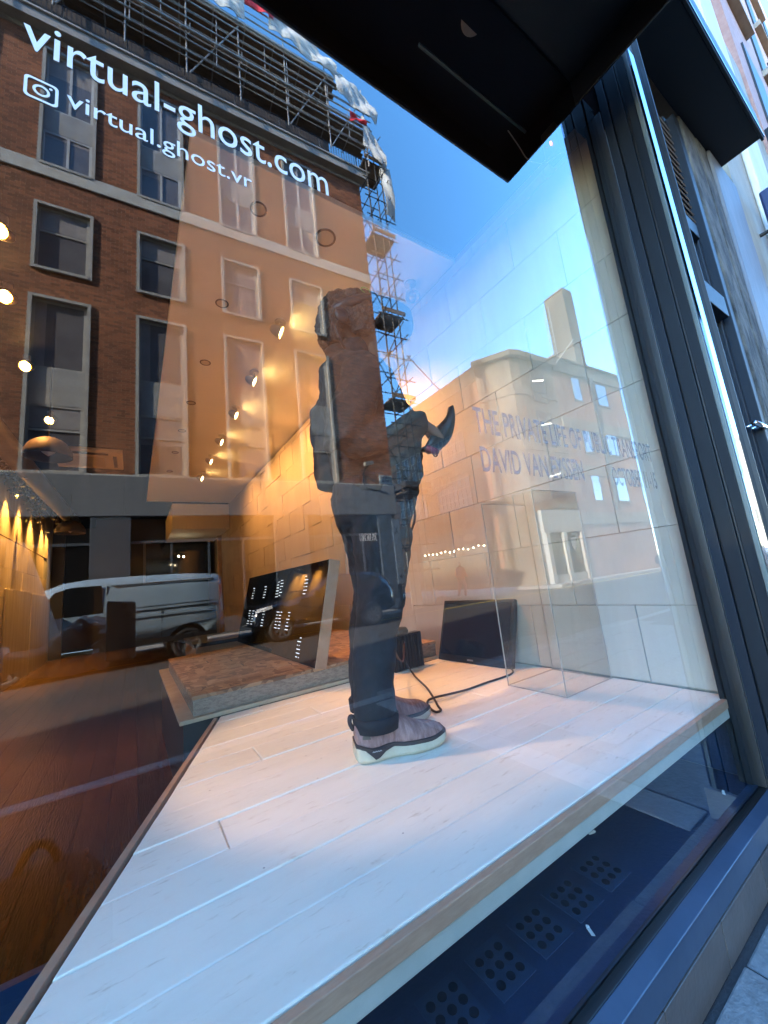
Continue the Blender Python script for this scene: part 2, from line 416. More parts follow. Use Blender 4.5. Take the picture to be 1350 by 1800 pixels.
ic = MB(face(-.1265, 1.9345))                      # rounded camera glyph before the handle
def rrect(w, r, n=6):
    pts = []
    for cx_, cy_, a0 in ((w - r, w - r, 0), (-w + r, w - r, 90), (-w + r, -w + r, 180), (w - r, -w + r, 270)):
        for k in range(n + 1):
            a = R(a0 + 90 * k / n); pts.append((cx_ + r * math.cos(a), cy_ + r * math.sin(a), 0))
    return pts
def ring2(mb, A, B):
    n = len(A); mb.add(A + B, [(i, (i + 1) % n, (i + 1) % n + n, i + n) for i in range(n)])
ring2(ic, rrect(.0205, .0065), rrect(.0165, .0045))
ring2(ic, ell((0, 0, 0), .0105, .0105, 24), ell((0, 0, 0), .0068, .0068, 24))
ic.add(ell((.0110, .0110, 0), .0022, .0022, 12), [tuple(range(12))])
ic.build('white_lettering', film, win)
for body, x0, x1, zb, h in (('THE PRIVATE LIFE OF PUBLIC TRANSPORT', .741, 1.747, 1.480, .072), ('DAVID VAN EYSSEN', .746, 1.217, 1.374, .068), ('OCTOBER 11-15', 1.398, 1.735, 1.368, .066)):
    text_mesh(body, x1 - x0, h, face(x0, zb), bold=.012).build('grey_lettering', grey_film, win)

# deep moulded reveal and the door frame beside it
jm = thing('window_reveal', 'dark painted moulded timber reveal standing right of the shop window', 'door frame', (2.1, -.1, 0))
X = 2.062
FRONT2 = mat('shopfront_blue', (.005, .008, .014), .6, (.008, .012, .019), 5, bump=.05, bscale=30, coat=.03, spec=.22, stretch=(1, 1, .1))
for nm, ya, yb, xa, mm in (('reveal_board', -.014, -.051, X, FRONT2), ('reveal_groove', -.051, -.058, X + .012, seal), ('reveal_board', -.058, -.112, X - .002, FRONT), ('reveal_bead', -.112, -.122, X + .008, seal),
                       ('reveal_board', -.122, -.158, X, FRONT), ('reveal_bead', -.158, -.176, X - .004, mat('worn_edge', (.06, .08, .078), .4, (.11, .125, .12), 18, stretch=(1, 1, .2)))):
    MB().box(xa, X + .12, yb, ya, .0, 3.9).build(nm, mm, jm, bevel=.003)
mirror_steel = mat('polished_steel', (.24, .29, .36), .05, metal=1.)
MB().box(X + .004, X + .125, -.186, -.1765, .02, 3.62).build('polished_strip', mirror_steel, jm, bevel=.001)
MB().box(X + .1255, X + .133, -.2, -.02, .0, 3.9).build('black_trim', seal, jm, bevel=.001)
MB().box(X + .136, X + .142, -.192, -.02, .0, 3.9).build('chrome_trim', mat('dull_chrome', (.4, .4, .42), .18, metal=1.), jm, bevel=.001)
MB().box(X - .02, X + .12, -.2, -.0, .0, .12).build('plinth_block', mat('stone_block', (.16, .17, .18), .7, (.22, .23, .24), 20), jm, bevel=.004)

# ------------------------------------------------------------------ lamps of the shop
lamp_white = mat('lamp_enamel', (.62, .61, .58), .35)
lamp_dark = mat('lamp_inner', (.2, .17, .12), .4)
bulb_on = mat('bulb_lit', (1, .8, .5), .4, emit=(1, .62, .22), estr=10)
bulb_hot = mat('bulb_hot', (1, .8, .5), .4, emit=(1, .55, .16), estr=26)
bulb_off = mat('bulb_off', (.55, .55, .55), .2)
WARM = (1, .385, .09)
def make_spot(name, label, group, bulb):
    t = thing(name, label, 'spotlight', (0, 0, 0), group)
    MB().cyl((0, 0, -.012), (0, 0, 0), .05, n=18).build('ceiling_plate', lamp_white, t, smooth=False)
    MB().cyl((0, 0, -.075), (0, 0, -.012), .009, n=8).build('stem', lamp_white, t)
    d = Vector((.86, -.26, -.44)).normalized(); o = Vector((-.03, 0, -.105))
    MB().lathe([(.0, -.075), (.022, -.07), (.04, -.045), (.052, -.01), (.058, .035), (.056, .035), (.05, -.008), (.0, -.05)], o, d, 20).build('shade', lamp_white, t, smooth=True)
    b = MB(); b.lathe([(0, -.02), (.02, -.012), (.036, .012), (.03, .026), (0, .032)], o, d, 16); b.build('bulb', bulb, t, smooth=True)
    return t, o + d * .05, d
def spot_lamp(name, loc, target, W, ang, blend=.5, col=WARM, rad=.03):
    l = bpy.data.lights.new(name, 'SPOT'); l.energy = W; l.spot_size = R(ang); l.spot_blend = blend; l.color = col; l.shadow_soft_size = rad
    o = bpy.data.objects.new(name, l); C.objects.link(o); o.location = loc
    o.rotation_euler = (Vector(target) - Vector(loc)).to_track_quat('-Z', 'Y').to_euler()
    return o
proto, po, pd = make_spot('ceiling_spotlight', 'lit white ceiling spotlight nearest the window in the row aimed at the right wall', 'lit ceiling spotlights', bulb_on)
labels = ['lit white ceiling spotlight closest to the window, in the row aimed at the right wall', 'second lit white ceiling spotlight from the window', 'third lit white ceiling spotlight from the window in the row by the right wall',
          'fourth lit white ceiling spotlight from the window in the row by the right wall', 'fifth lit white ceiling spotlight from the window, small and deep in the shop', 'deepest lit white ceiling spotlight of the row by the right wall']
for i, y in enumerate((2.40, 3.33, 4.25, 5.26, 6.22, 7.3)):
    s = proto if i == 0 else copy_tree(proto)
    s.location = (1.11, y, ZC); s['label'] = labels[i]
    p = Vector((1.11, y, ZC)) + po + pd * .03
    spot_lamp('spotlight_beam', p, (XW, y + .25 - .75 * (i == 0), 2.75 - 1.2 * (i == 0)), (22, 13, 10.5, 8.5, 7, 6)[i], 100 if i else 84, 1.)
t, _, _ = make_spot('ceiling_spotlight', 'unlit white ceiling spotlight beside the right wall, above and right of the man', None, bulb_off); t.location = (1.93, 1.5, ZC); t.rotation_euler = (0, 0, R(200))
# downlights
def downlight(label):
    t = thing('downlight', label, 'downlight', (0, 0, 0), 'recessed downlights')
    r = MB(); r.lathe([(.040, 0), (.050, -.005), (.053, -.002), (.053, .002), (.040, .002)], n=22); r.build('trim_ring', mat('dark_ring', (.08, .07, .06), .4), t, smooth=True)
    l = MB(); l.cyl((0, 0, -.001), (0, 0, .001), .045, n=20); l.build('lens', mat('downlight_lens', (.6, .52, .4), .3), t)
    return t
dl = downlight('')
spec = [((.605, 2.375), 'round recessed downlight left of the first lit spotlight'), ((.61, 3.33), 'round recessed downlight left of the second lit spotlight'), ((.585, 4.31), 'round recessed downlight left of the third lit spotlight'),
        ((.57, 5.25), 'round recessed downlight left of the fourth lit spotlight'), ((.557, 6.21), 'round recessed downlight left of the fifth lit spotlight'), ((.55, 7.3), 'round recessed downlight deepest in the ceiling raft'),
        ((1.121, 1.416), 'round recessed grille downlight nearest the window, over the man'), ((.655, 1.416), 'round recessed downlight at the front left corner of the ceiling raft')]
for i, ((x, y), lb) in enumerate(spec):
    d = dl if i == 0 else copy_tree(dl); d.location = (x, y, ZC - .002); d['label'] = lb
    if i == 6: d.scale = (1.4, 1.4, 1)
# left row: lit lamps that look towards the window
proto2 = None
for i, (x, y, lb) in enumerate(((-.62, 1.45, 'left-hand spotlight nearest the window, throwing warm light on the stage'), (-.70, 2.21, 'glowing left-hand spotlight cut by the photo edge'), (-.806, 2.87, 'big glowing warm spotlight upper left, close to the photo edge'), (-.874, 3.9, 'glowing warm spotlight below the biggest one on the left side'), (-.88, 5.2, 'small warm spotlight above the round hanging shade'))):
    t = thing('track_spotlight', lb, 'spotlight', (x, y, ZC + .04), 'glowing spotlights on the left')
    MB().cyl((0, 0, -.05), (0, 0, 0), .03, n=12).build('mount', lamp_dark, t)
    d = Vector((.25, -.75, -.6)).normalized(); d = Vector((-.2, -.8, -.5)).normalized()
    for ch in t.children: pass
    o = Vector((0, 0, -.11))
    s1 = MB(); s1.lathe([(0, -.09), (.035, -.085), (.045, -.02), (.05, .03), (.047, .03), (.04, -.02), (0, -.05)], o, d, 18); s1.build('shade', mat('brass_shade', (.5, .36, .12), .3, metal=1.), t, smooth=True)
    s2 = MB(); s2.lathe([(0, -.015), (.028, -.005), (.036, .012), (.026, .026), (0, .03)], o, d, 14); s2.build('bulb', bulb_hot if i in (2, 3) else bulb_on, t, smooth=True)
    for ch in t.children: ch.matrix_parent_inverse = Matrix.Identity(4)
    if i == 0: spot_lamp('spotlight_beam', Vector((x, y, ZC - .14)), (.86, .96, ZS), 14, 30, .45, (1, .54, .24), .012)
    elif i != 4: spot_lamp('spotlight_beam', Vector((x, y, ZC - .14)), (-1.35 + .3 * (i % 2), y + .6, 0), 16, 62, .9)
ordn = ('first', 'second', 'third', 'fourth', 'fifth')
ww = thing('wall_washer', '', 'wall light', (0, 0, 0), 'wall washers along the left wall')
MB().cyl((0, 0, -.02), (0, 0, .22), .012, n=8).build('stem', lamp_dark, ww)
q = MB(); q.lathe([(0, .06), (.03, .055), (.04, .0), (.045, -.07), (.04, -.07), (.032, 0), (0, .03)], (0, 0, 0), (0, 0, 1), 16); q.build('shade', lamp_dark, ww, smooth=True)
q = MB(); q.lathe([(0, .0), (.025, -.01), (.03, -.03), (0, -.045)], n=12); q.build('bulb', bulb_on, ww, smooth=True)
for k, (y, W) in enumerate(((7.9, 26), (8.75, 30), (9.75, 25), (10.9, 26), (11.5, 18))):
    w_ = ww if k == 0 else copy_tree(ww)
    w_.location = (-1.6, y, 3.37); w_['label'] = ordn[k] + ' small lamp from the window lighting the warm left wall from above'
    spot_lamp('wall_washer_beam', (-1.6, y, 3.28), (-1.78, y, 1.2), W, 74, .95, (1, .50, .12), .02)


# ------------------------------------------------------------------ things in the shop
# ceiling air unit
ac = thing('ceiling_air_conditioner', 'square cassette air conditioner in the ceiling beside the hanging shade', 'air conditioner', (-.62, 6.9, 3.58))
beige = mat('cassette_plastic', (.62, .50, .34), .5)
MB().box(-1.07, -.17, 6.42, 7.36, 3.53, 3.585).build('casing', beige, ac, bevel=.012)
g = MB()
for k in range(9): g.box(-.95, -.42, 6.72 + k * .06, 6.755 + k * .06, 3.522, 3.532)
g.build('intake_grille', mat('cassette_grille', (.46, .36, .24), .5), ac)
v = MB(); v.box(-.92, -.36, 6.5, 6.54, 3.518, 3.5295); v.box(-.92, -.36, 6.56, 6.575, 3.518, 3.5295); v.box(-.30, -.25, 6.62, 7.2, 3.518, 3.5295)
v.build('air_slot', mat('dark_slot', (.02, .012, .008), .8), ac)
# hanging dome shades
copper = mat('copper_shade', (.05, .038, .032), .6, (.07, .055, .045), 6)
def pendant(loc, r, lb, lit):
    t = thing('hanging_lamp', lb, 'hanging lamp', loc, 'dome shaped hanging lamps')
    prof = [(r * math.sin(a), r * math.cos(a)) for a in [R(q) for q in range(4, 96, 8)]]
    s = MB(); s.lathe(prof + [(p[0] * .97, p[1] * .97 - .004) for p in prof[::-1]], (0, 0, 0), n=28); o = s.build('shade', copper, t, smooth=True); o.matrix_parent_inverse = Matrix.Identity(4)
    c = MB(); c.cyl((0, 0, r), (0, 0, 3.58 - loc[2]), .006, n=6); o = c.build('cord', seal, t); o.matrix_parent_inverse = Matrix.Identity(4)
    b = MB(); b.lathe([(0, .0), (.05, .04), (.06, .1), (.03, .16), (0, .18)], n=14); o = b.build('bulb', bulb_on if lit else lamp_white, t, smooth=True); o.matrix_parent_inverse = Matrix.Identity(4)
pendant((-.70, 4.0, 2.62), .19, 'large copper coloured dome lamp hanging in front of the air conditioner', False)
pendant((-1.12, 9.5, 2.75), .26, 'dark dome lamp hanging deep in the shop beside the lit left wall', False)
# deep counter and fittings in the dark back room
sc = thing('wall_screen', 'dark screen with a thin grey frame on the wall deep in the shop', 'screen', (.9, 12.4, 2.3))
MB().box(.28, 2.0, 12.34, 12.44, 1.75, 2.82).build('panel', mat('screen_black', (.004, .004, .005), .08), sc)
f = MB(); f.box(.22, 2.05, 12.33, 12.445, 1.69, 1.748); f.box(.22, .278, 12.33, 12.445, 1.75, 2.86); f.build('frame', mat('grey_frame', (.12, .12, .13), .4), sc)
lg = mat('small_light', (1, .9, .7), .4, emit=(1, .8, .5), estr=9)
for x, z in ((1.0, 2.3), (1.12, 2.28)):
    tag(MB().lathe([(0, -.02), (.02, 0), (0, .02)], (x, 11.0, z), n=8).build('small_lamp', lg, smooth=True), ['small bright lamp glowing in front of the dark screen, the left one', 'small bright lamp glowing in front of the dark screen, the right one'][x > 1.05], 'lamp', 'small lamps before the screen')
# ivy along the left wall top
iv = MB(); rnd = random.Random(4)
for k in range(900):
    y = rnd.uniform(5.8, 9.6); z = 3.42 + rnd.gauss(0, .14) - max(0, (y - 9)) * .4; x = -1.72 + abs(rnd.gauss(0, .12))
    a = Vector((rnd.gauss(0, 1), rnd.gauss(0, 1), rnd.gauss(0, 1))).normalized() * .035; b = a.cross(Vector((rnd.gauss(0, 1), rnd.gauss(0, 1), 1))).normalized() * .022; c = Vector((x, y, z))
    iv.add([c - a, c + b, c + a, c - b], [(0, 1, 2, 3)])
pt = thing('trailing_plant', 'dark trailing ivy with small leaves along the top of the left wall', 'plant', (-1.7, 7.5, 3.3))
tag(iv.build('foliage', mat('ivy_leaf', (.02, .035, .016), .5, (.05, .06, .03), 30), pt, fix=False), kind='stuff')
MB().tube([(-1.7, 5.8, 3.45), (-1.66, 7.0, 3.4), (-1.7, 8.3, 3.47), (-1.69, 9.6, 3.3)], .012).build('stem', dark_wall, pt)
du = thing('ceiling_duct', 'round metal ventilation duct running along the ceiling above the ivy', 'duct', (-1.35, 7.5, 3.4))
MB().tube([(-1.45, 5.2, 3.38), (-1.40, 8, 3.38), (-1.3, 11.8, 3.38)], .14, 20).build('pipe', mat('duct_metal', (.10, .08, .055), .4, metal=.3), du, smooth=True)

# chipboard plinth
def chip_mat(name, cols):
    M = bpy.data.materials.new(name); M.use_nodes = True; nt = M.node_tree; b = nt.nodes['Principled BSDF']; b.inputs['Roughness'].default_value = .6
    tc = nt.nodes.new('ShaderNodeTexCoord'); n = nt.nodes.new('ShaderNodeTexNoise'); n.inputs['Scale'].default_value = 9; nt.links.new(tc.outputs['Object'], n.inputs[0])
    src = None
    for i, st_c in enumerate(((6, 26, 26), (24, 8, 26))):
        mp = nt.nodes.new('ShaderNodeMapping'); mp.inputs['Scale'].default_value = st_c; mp.inputs['Rotation'].default_value = (0, 0, .5 - .8 * i)
        ad = nt.nodes.new('ShaderNodeVectorMath'); ad.operation = 'MULTIPLY_ADD'; ad.inputs[1].default_value = (.08, .08, .08)
        nt.links.new(n.outputs['Color'], ad.inputs[0]); nt.links.new(tc.outputs['Object'], ad.inputs[2]); nt.links.new(ad.outputs[0], mp.inputs[0])
        v = nt.nodes.new('ShaderNodeTexVoronoi'); v.inputs['Scale'].default_value = 1; nt.links.new(mp.outputs[0], v.inputs[0])
        sp_ = nt.nodes.new('ShaderNodeSeparateColor'); nt.links.new(v.outputs['Color'], sp_.inputs[0])
        r = nt.nodes.new('ShaderNodeValToRGB'); r.color_ramp.elements[0].color = (*cols[0], 1); r.color_ramp.elements[1].color = (*cols[2], 1); e_ = r.color_ramp.elements.new(.45); e_.color = (*cols[1], 1)
        nt.links.new(sp_.outputs[0], r.inputs[0])
        if src is None: src = r.outputs[0]; h0 = sp_.outputs[1]
        else:
            mx = nt.nodes.new('ShaderNodeMix'); mx.data_type = 'RGBA'; gt = nt.nodes.new('ShaderNodeMath'); gt.operation = 'GREATER_THAN'; gt.inputs[1].default_value = .5
            nt.links.new(sp_.outputs[2], gt.inputs[0]); nt.links.new(gt.outputs[0], mx.inputs[0]); nt.links.new(src, mx.inputs[6]); nt.links.new(r.outputs[0], mx.inputs[7]); src = mx.outputs[2]
    nt.links.new(src, b.inputs['Base Color'])
    bp = nt.nodes.new('ShaderNodeBump'); bp.inputs['Strength'].default_value = .4; bp.inputs['Distance'].default_value = .004; nt.links.new(h0, bp.inputs['Height']); nt.links.new(bp.outputs[0], b.inputs['Normal'])
    MATS[name] = M; return M
osb = chip_mat('chipboard', ((.16, .08, .04), (.34, .19, .10), (.52, .33, .19)))
osb_side = mat('chipboard_edge', (.24, .195, .155), .75, (.33, .275, .225), 26, bump=.4, bscale=60, stretch=(1, 1, 2.5), mixlo=.42, mixhi=.55)
pl = thing('chipboard_plinth', 'low chipboard plinth carrying the leaning black gloss panel', 'plinth', (1.1, 2.6, ZS))
def off2(x, y): return x
q = MB(); q.box(.268, 1.95, 1.775, 3.53, .5185, .601); q.build('side_board', osb_side, pl, bevel=.003)
q = MB(); q.box(.262, 1.955, 1.77, 3.535, .6015, .622); q.build('top_board', osb, pl, bevel=.002)
q = MB(); q.box(.2, 1.95, 1.745, 3.7, .497, .518); q.build('base_board', mat('pale_ply', (.46, .36, .26), .6, (.55, .45, .33), 12), pl, bevel=.002)
for k, (x, y) in enumerate(((.45, 2.9), (.62, 2.45), (.60, 2.75), (.86, 2.1))):
    q = MB(); q.box(x - .045, x + .045, y - .05, y + .05, .6222, .6245); q.build('notch_cover', mat('notch_wood', (.42, .27, .16), .6), pl, bevel=.001)
    q = MB(); q.box(x + .045, x + .052, y - .05, y + .03, .6222, .6252); q.build('notch_slot', dark_wall, pl)
sup = MB(); sup.box(.22, 1.9, 1.78, 3.68, .0, .4965); sup.build('support', dark_wall, pl)
bx = thing('wooden_crate', 'small wooden crate with a black lid behind the chipboard plinth', 'crate', (.9, 4.4, .5))
MB().box(.55, 1.35, 4.05, 5.0, .0, .62).build('box', mat('crate_wood', (.36, .24, .15), .6, (.45, .31, .2), 12), bx, bevel=.004)
MB().box(.53, 1.37, 4.03, 5.02, .621, .66).build('lid', seal, bx, bevel=.004)

# leaning black gloss panel, with glowing dashes added for reflections
dash_panel = thing('flat_panel', 'big black glossy panel with rows of white dashes standing in for reflections, leaning on the chipboard plinth', 'light panel', (1.0, 2.8, .622))
B1, T1 = Vector((.955, 1.76, .624)), Vector((1.115, 1.76, 1.302)); up = (T1 - B1); H = up.length; up.normalize(); along = Vector((0, 1, 0)); nrm = along.cross(up)   # away from the wall
if nrm.x > 0: nrm = -nrm
def P(u, v, w=0): return B1 + along * u + up * v + nrm * w
LEN = 2.2
def pbox(mb, u0, u1, v0, v1, w0, w1):
    vs = [P(u0, v0, w0), P(u1, v0, w0), P(u1, v1, w0), P(u0, v1, w0), P(u0, v0, w1), P(u1, v0, w1), P(u1, v1, w1), P(u0, v1, w1)]
    return mb.add(vs, [(0, 3, 2, 1), (4, 5, 6, 7), (0, 1, 5, 4), (1, 2, 6, 5), (2, 3, 7, 6), (3, 0, 4, 7)])
gl_black = mat('gloss_black', (.004, .004, .005), .05, coat=.6)
pbox(MB(), .0, LEN, 0, H, -.03, 0).build('face', gl_black, dash_panel, bevel=.002)
pbox(MB(), -.001, LEN, 0, H, -.075, -.031).build('back_frame', mat('panel_wood', (.33, .22, .15), .5, (.40, .28, .2), 10), dash_panel, bevel=.002)
pbox(MB(), -.014, -.002, .0, H, -.075, .001).build('side_rail', MATS['panel_wood'], dash_panel, bevel=.002)
dash = mat('glint_glow', (.9, .92, 1), .4, emit=(.85, .92, 1), estr=.10)  # glow added in place of ceiling lights reflected in the gloss face
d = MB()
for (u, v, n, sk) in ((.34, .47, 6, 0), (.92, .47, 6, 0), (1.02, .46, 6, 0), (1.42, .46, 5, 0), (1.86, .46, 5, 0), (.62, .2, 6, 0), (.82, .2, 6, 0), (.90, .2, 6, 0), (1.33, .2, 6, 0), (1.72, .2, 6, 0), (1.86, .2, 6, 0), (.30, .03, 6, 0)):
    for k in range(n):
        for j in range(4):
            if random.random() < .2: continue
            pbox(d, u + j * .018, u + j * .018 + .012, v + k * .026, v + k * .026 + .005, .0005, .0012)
tag(d.build('glint_dash', dash, dash_panel), kind='stuff')

# flat television leaning in the corner
tv = thing('television', 'black flat television standing on the stage floor and leaning on the right wall', 'television', (1.95, 1.4, ZS))
a, b = Vector((1.915, 1.715, ZS + .004)), Vector((1.958, 1.072, ZS + .004)); al = (b - a).normalized(); tp = Vector((2.098, 1.79, .905))
upv = Vector((.30, 0, .95)).normalized(); nn = al.cross(upv).normalized()
if nn.x > 0: nn = -nn
W_ = (b - a).length; H_ = .435
def tb(mb, u0, u1, v0, v1, w0, w1):
    f = lambda u, v, w: a + al * u + upv * v + nn * w
    vs = [f(u0, v0, w0), f(u1, v0, w0), f(u1, v1, w0), f(u0, v1, w0), f(u0, v0, w1), f(u1, v0, w1), f(u1, v1, w1), f(u0, v1, w1)]
    return mb.add(vs, [(0, 3, 2, 1), (4, 5, 6, 7), (0, 1, 5, 4), (1, 2, 6, 5), (2, 3, 7, 6), (3, 0, 4, 7)])
tb(MB(), 0, W_, 0, H_, -.04, 0).build('case', mat('tv_plastic', (.012, .011, .012), .35), tv, bevel=.005)
tb(MB(), .022, W_ - .022, .045, H_ - .022, .0005, .002).build('screen', mat('tv_screen', (.006, .005, .009), .12), tv)
tb(MB(), W_ * .44, W_ * .52, .016, .026, .0005, .002).build('badge', mat('tv_badge', (.3, .3, .3), .4), tv)

# ribbed black computer box and its cables
pc = thing('computer_case', 'ribbed black computer case standing behind the man by the right wall', 'computer', (1.62, 1.66, ZS))
MB().box(1.49, 1.74, 1.66, 1.732, ZS + .003, .735).build('case', mat('pc_black', (.008, .008, .009), .4), pc, bevel=.004)
for k in range(9): MB().box(1.499 + k * .027, 1.513 + k * .027, 1.65, 1.6595, ZS + .012, .725).build('rib', MATS['pc_black'], pc, bevel=.002)
q = MB(); q.lathe([(0, 0), (.06, 0), (.07, .02), (.055, .045), (0, .05)], (1.57, 1.69, .736), n=16); q.build('connector', seal, pc, smooth=True)
cabm = mat('cable_rubber', (.012, .01, .01), .5)
def spline(pts, n=10):
    pts = [Vector(p) for p in pts]; out = []
    for i in range(len(pts) - 1):
        p0, p1, p2, p3 = pts[max(i - 1, 0)], pts[i], pts[i + 1], pts[min(i + 2, len(pts) - 1)]
        for k in range(n):
            t = k / n; out.append(.5 * ((2 * p1) + (p2 - p0) * t + (2 * p0 - 5 * p1 + 4 * p2 - p3) * t * t + (3 * p1 - p0 - 3 * p2 + p3) * t ** 3))
    return out + [pts[-1]]
zc_ = ZS + .006
tag(MB().tube(spline([(1.56, 1.63, .70), (1.50, 1.55, .60), (1.49, 1.45, .515), (1.40, 1.22, zc_), (1.31, 1.05, zc_), (1.235, .92, zc_), (1.205, .865, zc_), (1.17, .862, zc_ + .003), (1.20, .95, zc_), (1.25, 1.018, zc_), (1.28, 1.0, zc_ + .012), (1.38, .985, zc_ + .01),
      (1.50, .995, zc_), (1.66, 1.0, zc_), (1.82, .995, zc_), (1.91, 1.02, zc_), (1.945, 1.06, .51)]), .0055, 8).build('floor_cable', cabm, smooth=True), 'thin black cable looped on the white planks between the shoes and the television', 'cable')
# clear acrylic plinth
ap = thing('acrylic_plinth', 'tall clear acrylic plinth standing empty on the stage by the right wall', 'plinth', (1.9, .7, ZS))
ax0, ax1, ay0, ay1, az0, az1 = 1.69, 2.085, .532, .872, ZS + .003, 1.497; th = .005
for (x0, x1, y0, y1) in ((ax0, ax1, ay0, ay0 + th), (ax0, ax1, ay1 - th, ay1), (ax0, ax0 + th, ay0 + th, ay1 - th), (ax1 - th, ax1, ay0 + th, ay1 - th)):
    MB().box(x0, x1, y0, y1, az0, az1).build('acrylic_sheet', ACRYL, ap)
MB().box(ax0, ax1, ay0, ay1, az1 + .0005, az1 + .0055).build('acrylic_sheet', ACRYL, ap)
for (x, y) in ((ax0, ay0), (ax1, ay0), (ax0, ay1), (ax1, ay1)): MB().bar((x, y, az0), (x, y, az1), .0045).build('glued_edge', ACRYL_EDGE, ap)
for p0, p1 in (((ax0, ay0), (ax1, ay0)), ((ax1, ay0), (ax1, ay1)), ((ax1, ay1), (ax0, ay1)), ((ax0, ay1), (ax0, ay0))):
    for z in (az0 + .003, az1): MB().bar((*p0, z), (*p1, z), .0028).build('glued_edge', ACRYL_EDGE, ap)
# ceiling of the window bay
tag(MB().lathe([(0, -.012), (.05, -.012), (.056, -.004), (.056, 0), (0, 0)], (1.28, .12, 3.5845), n=24).build('ceiling_speaker', mat('speaker_grille', (.22, .20, .18), .6, (.27, .25, .22), 40)), 'round grey disc on the dark ceiling over the window', 'ceiling speaker')
tag(MB().bar((1.1, .30, 3.56), (1.87, .29, 3.56), .012, .012).build('curtain_rail', mat('teal_rail', (.02, .06, .07), .35)), 'thin teal rail along the dark ceiling above the window', 'rail')
pr = thing('motion_sensor', 'small dark sensor box with a red light high in the window corner', 'sensor', (2.05, .24, 3.48))
MB().box(1.98, 2.06, .18, .27, 3.40, 3.58).build('casing', mat('sensor_black', (.03, .03, .034), .45), pr, bevel=.008)
MB().box(1.975, 1.979, .215, .222, 3.455, 3.475).build('red_light', mat('red_led', (.6, .05, .03), .4, emit=(1, .08, .04), estr=1.5), pr)
MB().tube(spline([(2.02, .2, 3.40), (1.95, .26, 3.36), (1.90, .32, 3.42), (1.86, .34, 3.52), (1.78, .34, 3.575)]), .003, 6).build('lead', mat('grey_lead', (.2, .2, .2), .5), pr)

# ------------------------------------------------------------------ people
def frame(origin, x, z):
    x = Vector(x).normalized(); z = Vector(z); z = (z - x * z.dot(x)).normalized(); y = z.cross(x)
    return Matrix(((x.x, y.x, z.x, origin[0]), (x.y, y.y, z.y, origin[1]), (x.z, y.z, z.z, origin[2]), (0, 0, 0, 1)))
def hand_into(mb, M, curl=(55, 60, 40), s=1., side=1, spread=6, thumb=30):
    """palm along +x from the wrist, back of the hand +z, thumb on the side*-y edge"""
    def T(p): return M @ (Vector(p) * s)
    def loft_path(path, rs, n=8):
        rings = []
        for i, p in enumerate(path):
            d = (path[min(i + 1, len(path) - 1)] - path[max(i - 1, 0)]).normalized(); u = Vector((0, 1, 0)); x = (u - d * u.dot(d)).normalized(); y = d.cross(x)
            rings.append([T(p + (x * math.cos(2 * math.pi * k / n) * rs[i][0] + y * math.sin(2 * math.pi * k / n) * rs[i][1])) for k in range(n)])
        mb.loft(rings)
    V = Vector
    loft_path([V((-.05, 0, 0)), V((0, 0, 0)), V((.03, 0, 0)), V((.07, 0, 0)), V((.098, 0, -.003))], [(.026, .022), (.028, .021), (.038, .018), (.042, .015), (.039, .012)], 14)
    lens = ((.042, .026, .02), (.046, .030, .022), (.043, .028, .021), (.034, .021, .018))
    for i, L in enumerate(lens):
        y0 = side * (-.030 + .0205 * i); yaw = R(side * (-spread + spread * .66 * i)); p = V((.09 - .004 * abs(i - 1), y0, -.002)); pitch = 0.; path = [V((.06, y0 * .8, 0)), p.copy()]; r0 = .0098 if i < 3 else .0085; rs = [(r0, r0), (r0 * 1.05, r0 * 1.05)]
        for j in range(3):
            pitch += R(curl[j] + (i - 1) * 3); d = V((math.cos(pitch) * math.cos(yaw), math.cos(pitch) * math.sin(yaw), -math.sin(pitch)))
            path.append(p + d * L[j] * .5); rs.append((r0 * (.97 - .08 * j),) * 2)
            p = p + d * L[j]; path.append(p.copy()); rs.append((r0 * (1 - .1 * j),) * 2)
        rs[-1] = (r0 * .55,) * 2
        loft_path(path, rs)
    a = R(thumb); q = V((.018, -side * .022, -.006)); d1 = V((math.cos(a), -side * math.sin(a), -.35)).normalized(); d2 = V((math.cos(a * .4), -side * math.sin(a * .4), -.45)).normalized(); d3 = V((math.cos(a * .1), side * .15, -.5)).normalized()
    loft_path([V((.0, 0, 0)), q, q + d1 * .045, q + d1 * .045 + d2 * .034, q + d1 * .045 + d2 * .034 + d3 * .026], [(.015, .015), (.0155, .0145), (.0125, .012), (.0105, .01), (.006, .006)])

skin = mat('skin', (.16, .088, .06), .6, (.20, .112, .078), 12)  # shade on the man's face is put into this darkened skin colour
hair_m = mat('dark_hair', (.018, .012, .009), .6, (.03, .02, .015), 60, bump=.6, bscale=160)
jacket_m = mat('dark_jacket', (.010, .008, .007), .88, (.017, .014, .012), 8, bump=.5, bscale=9, bdist=.03)
denim = mat('dark_denim', (.005, .006, .010), .85, (.010, .012, .019), 30, bump=.35, bscale=12, bdist=.02)
headset_m = mat('headset_plastic', (.02, .02, .022), .4)

man = thing('person', 'man in dark jacket and jeans on the stage, wearing a headset and holding a controller', 'person', (.85, .78, ZS))
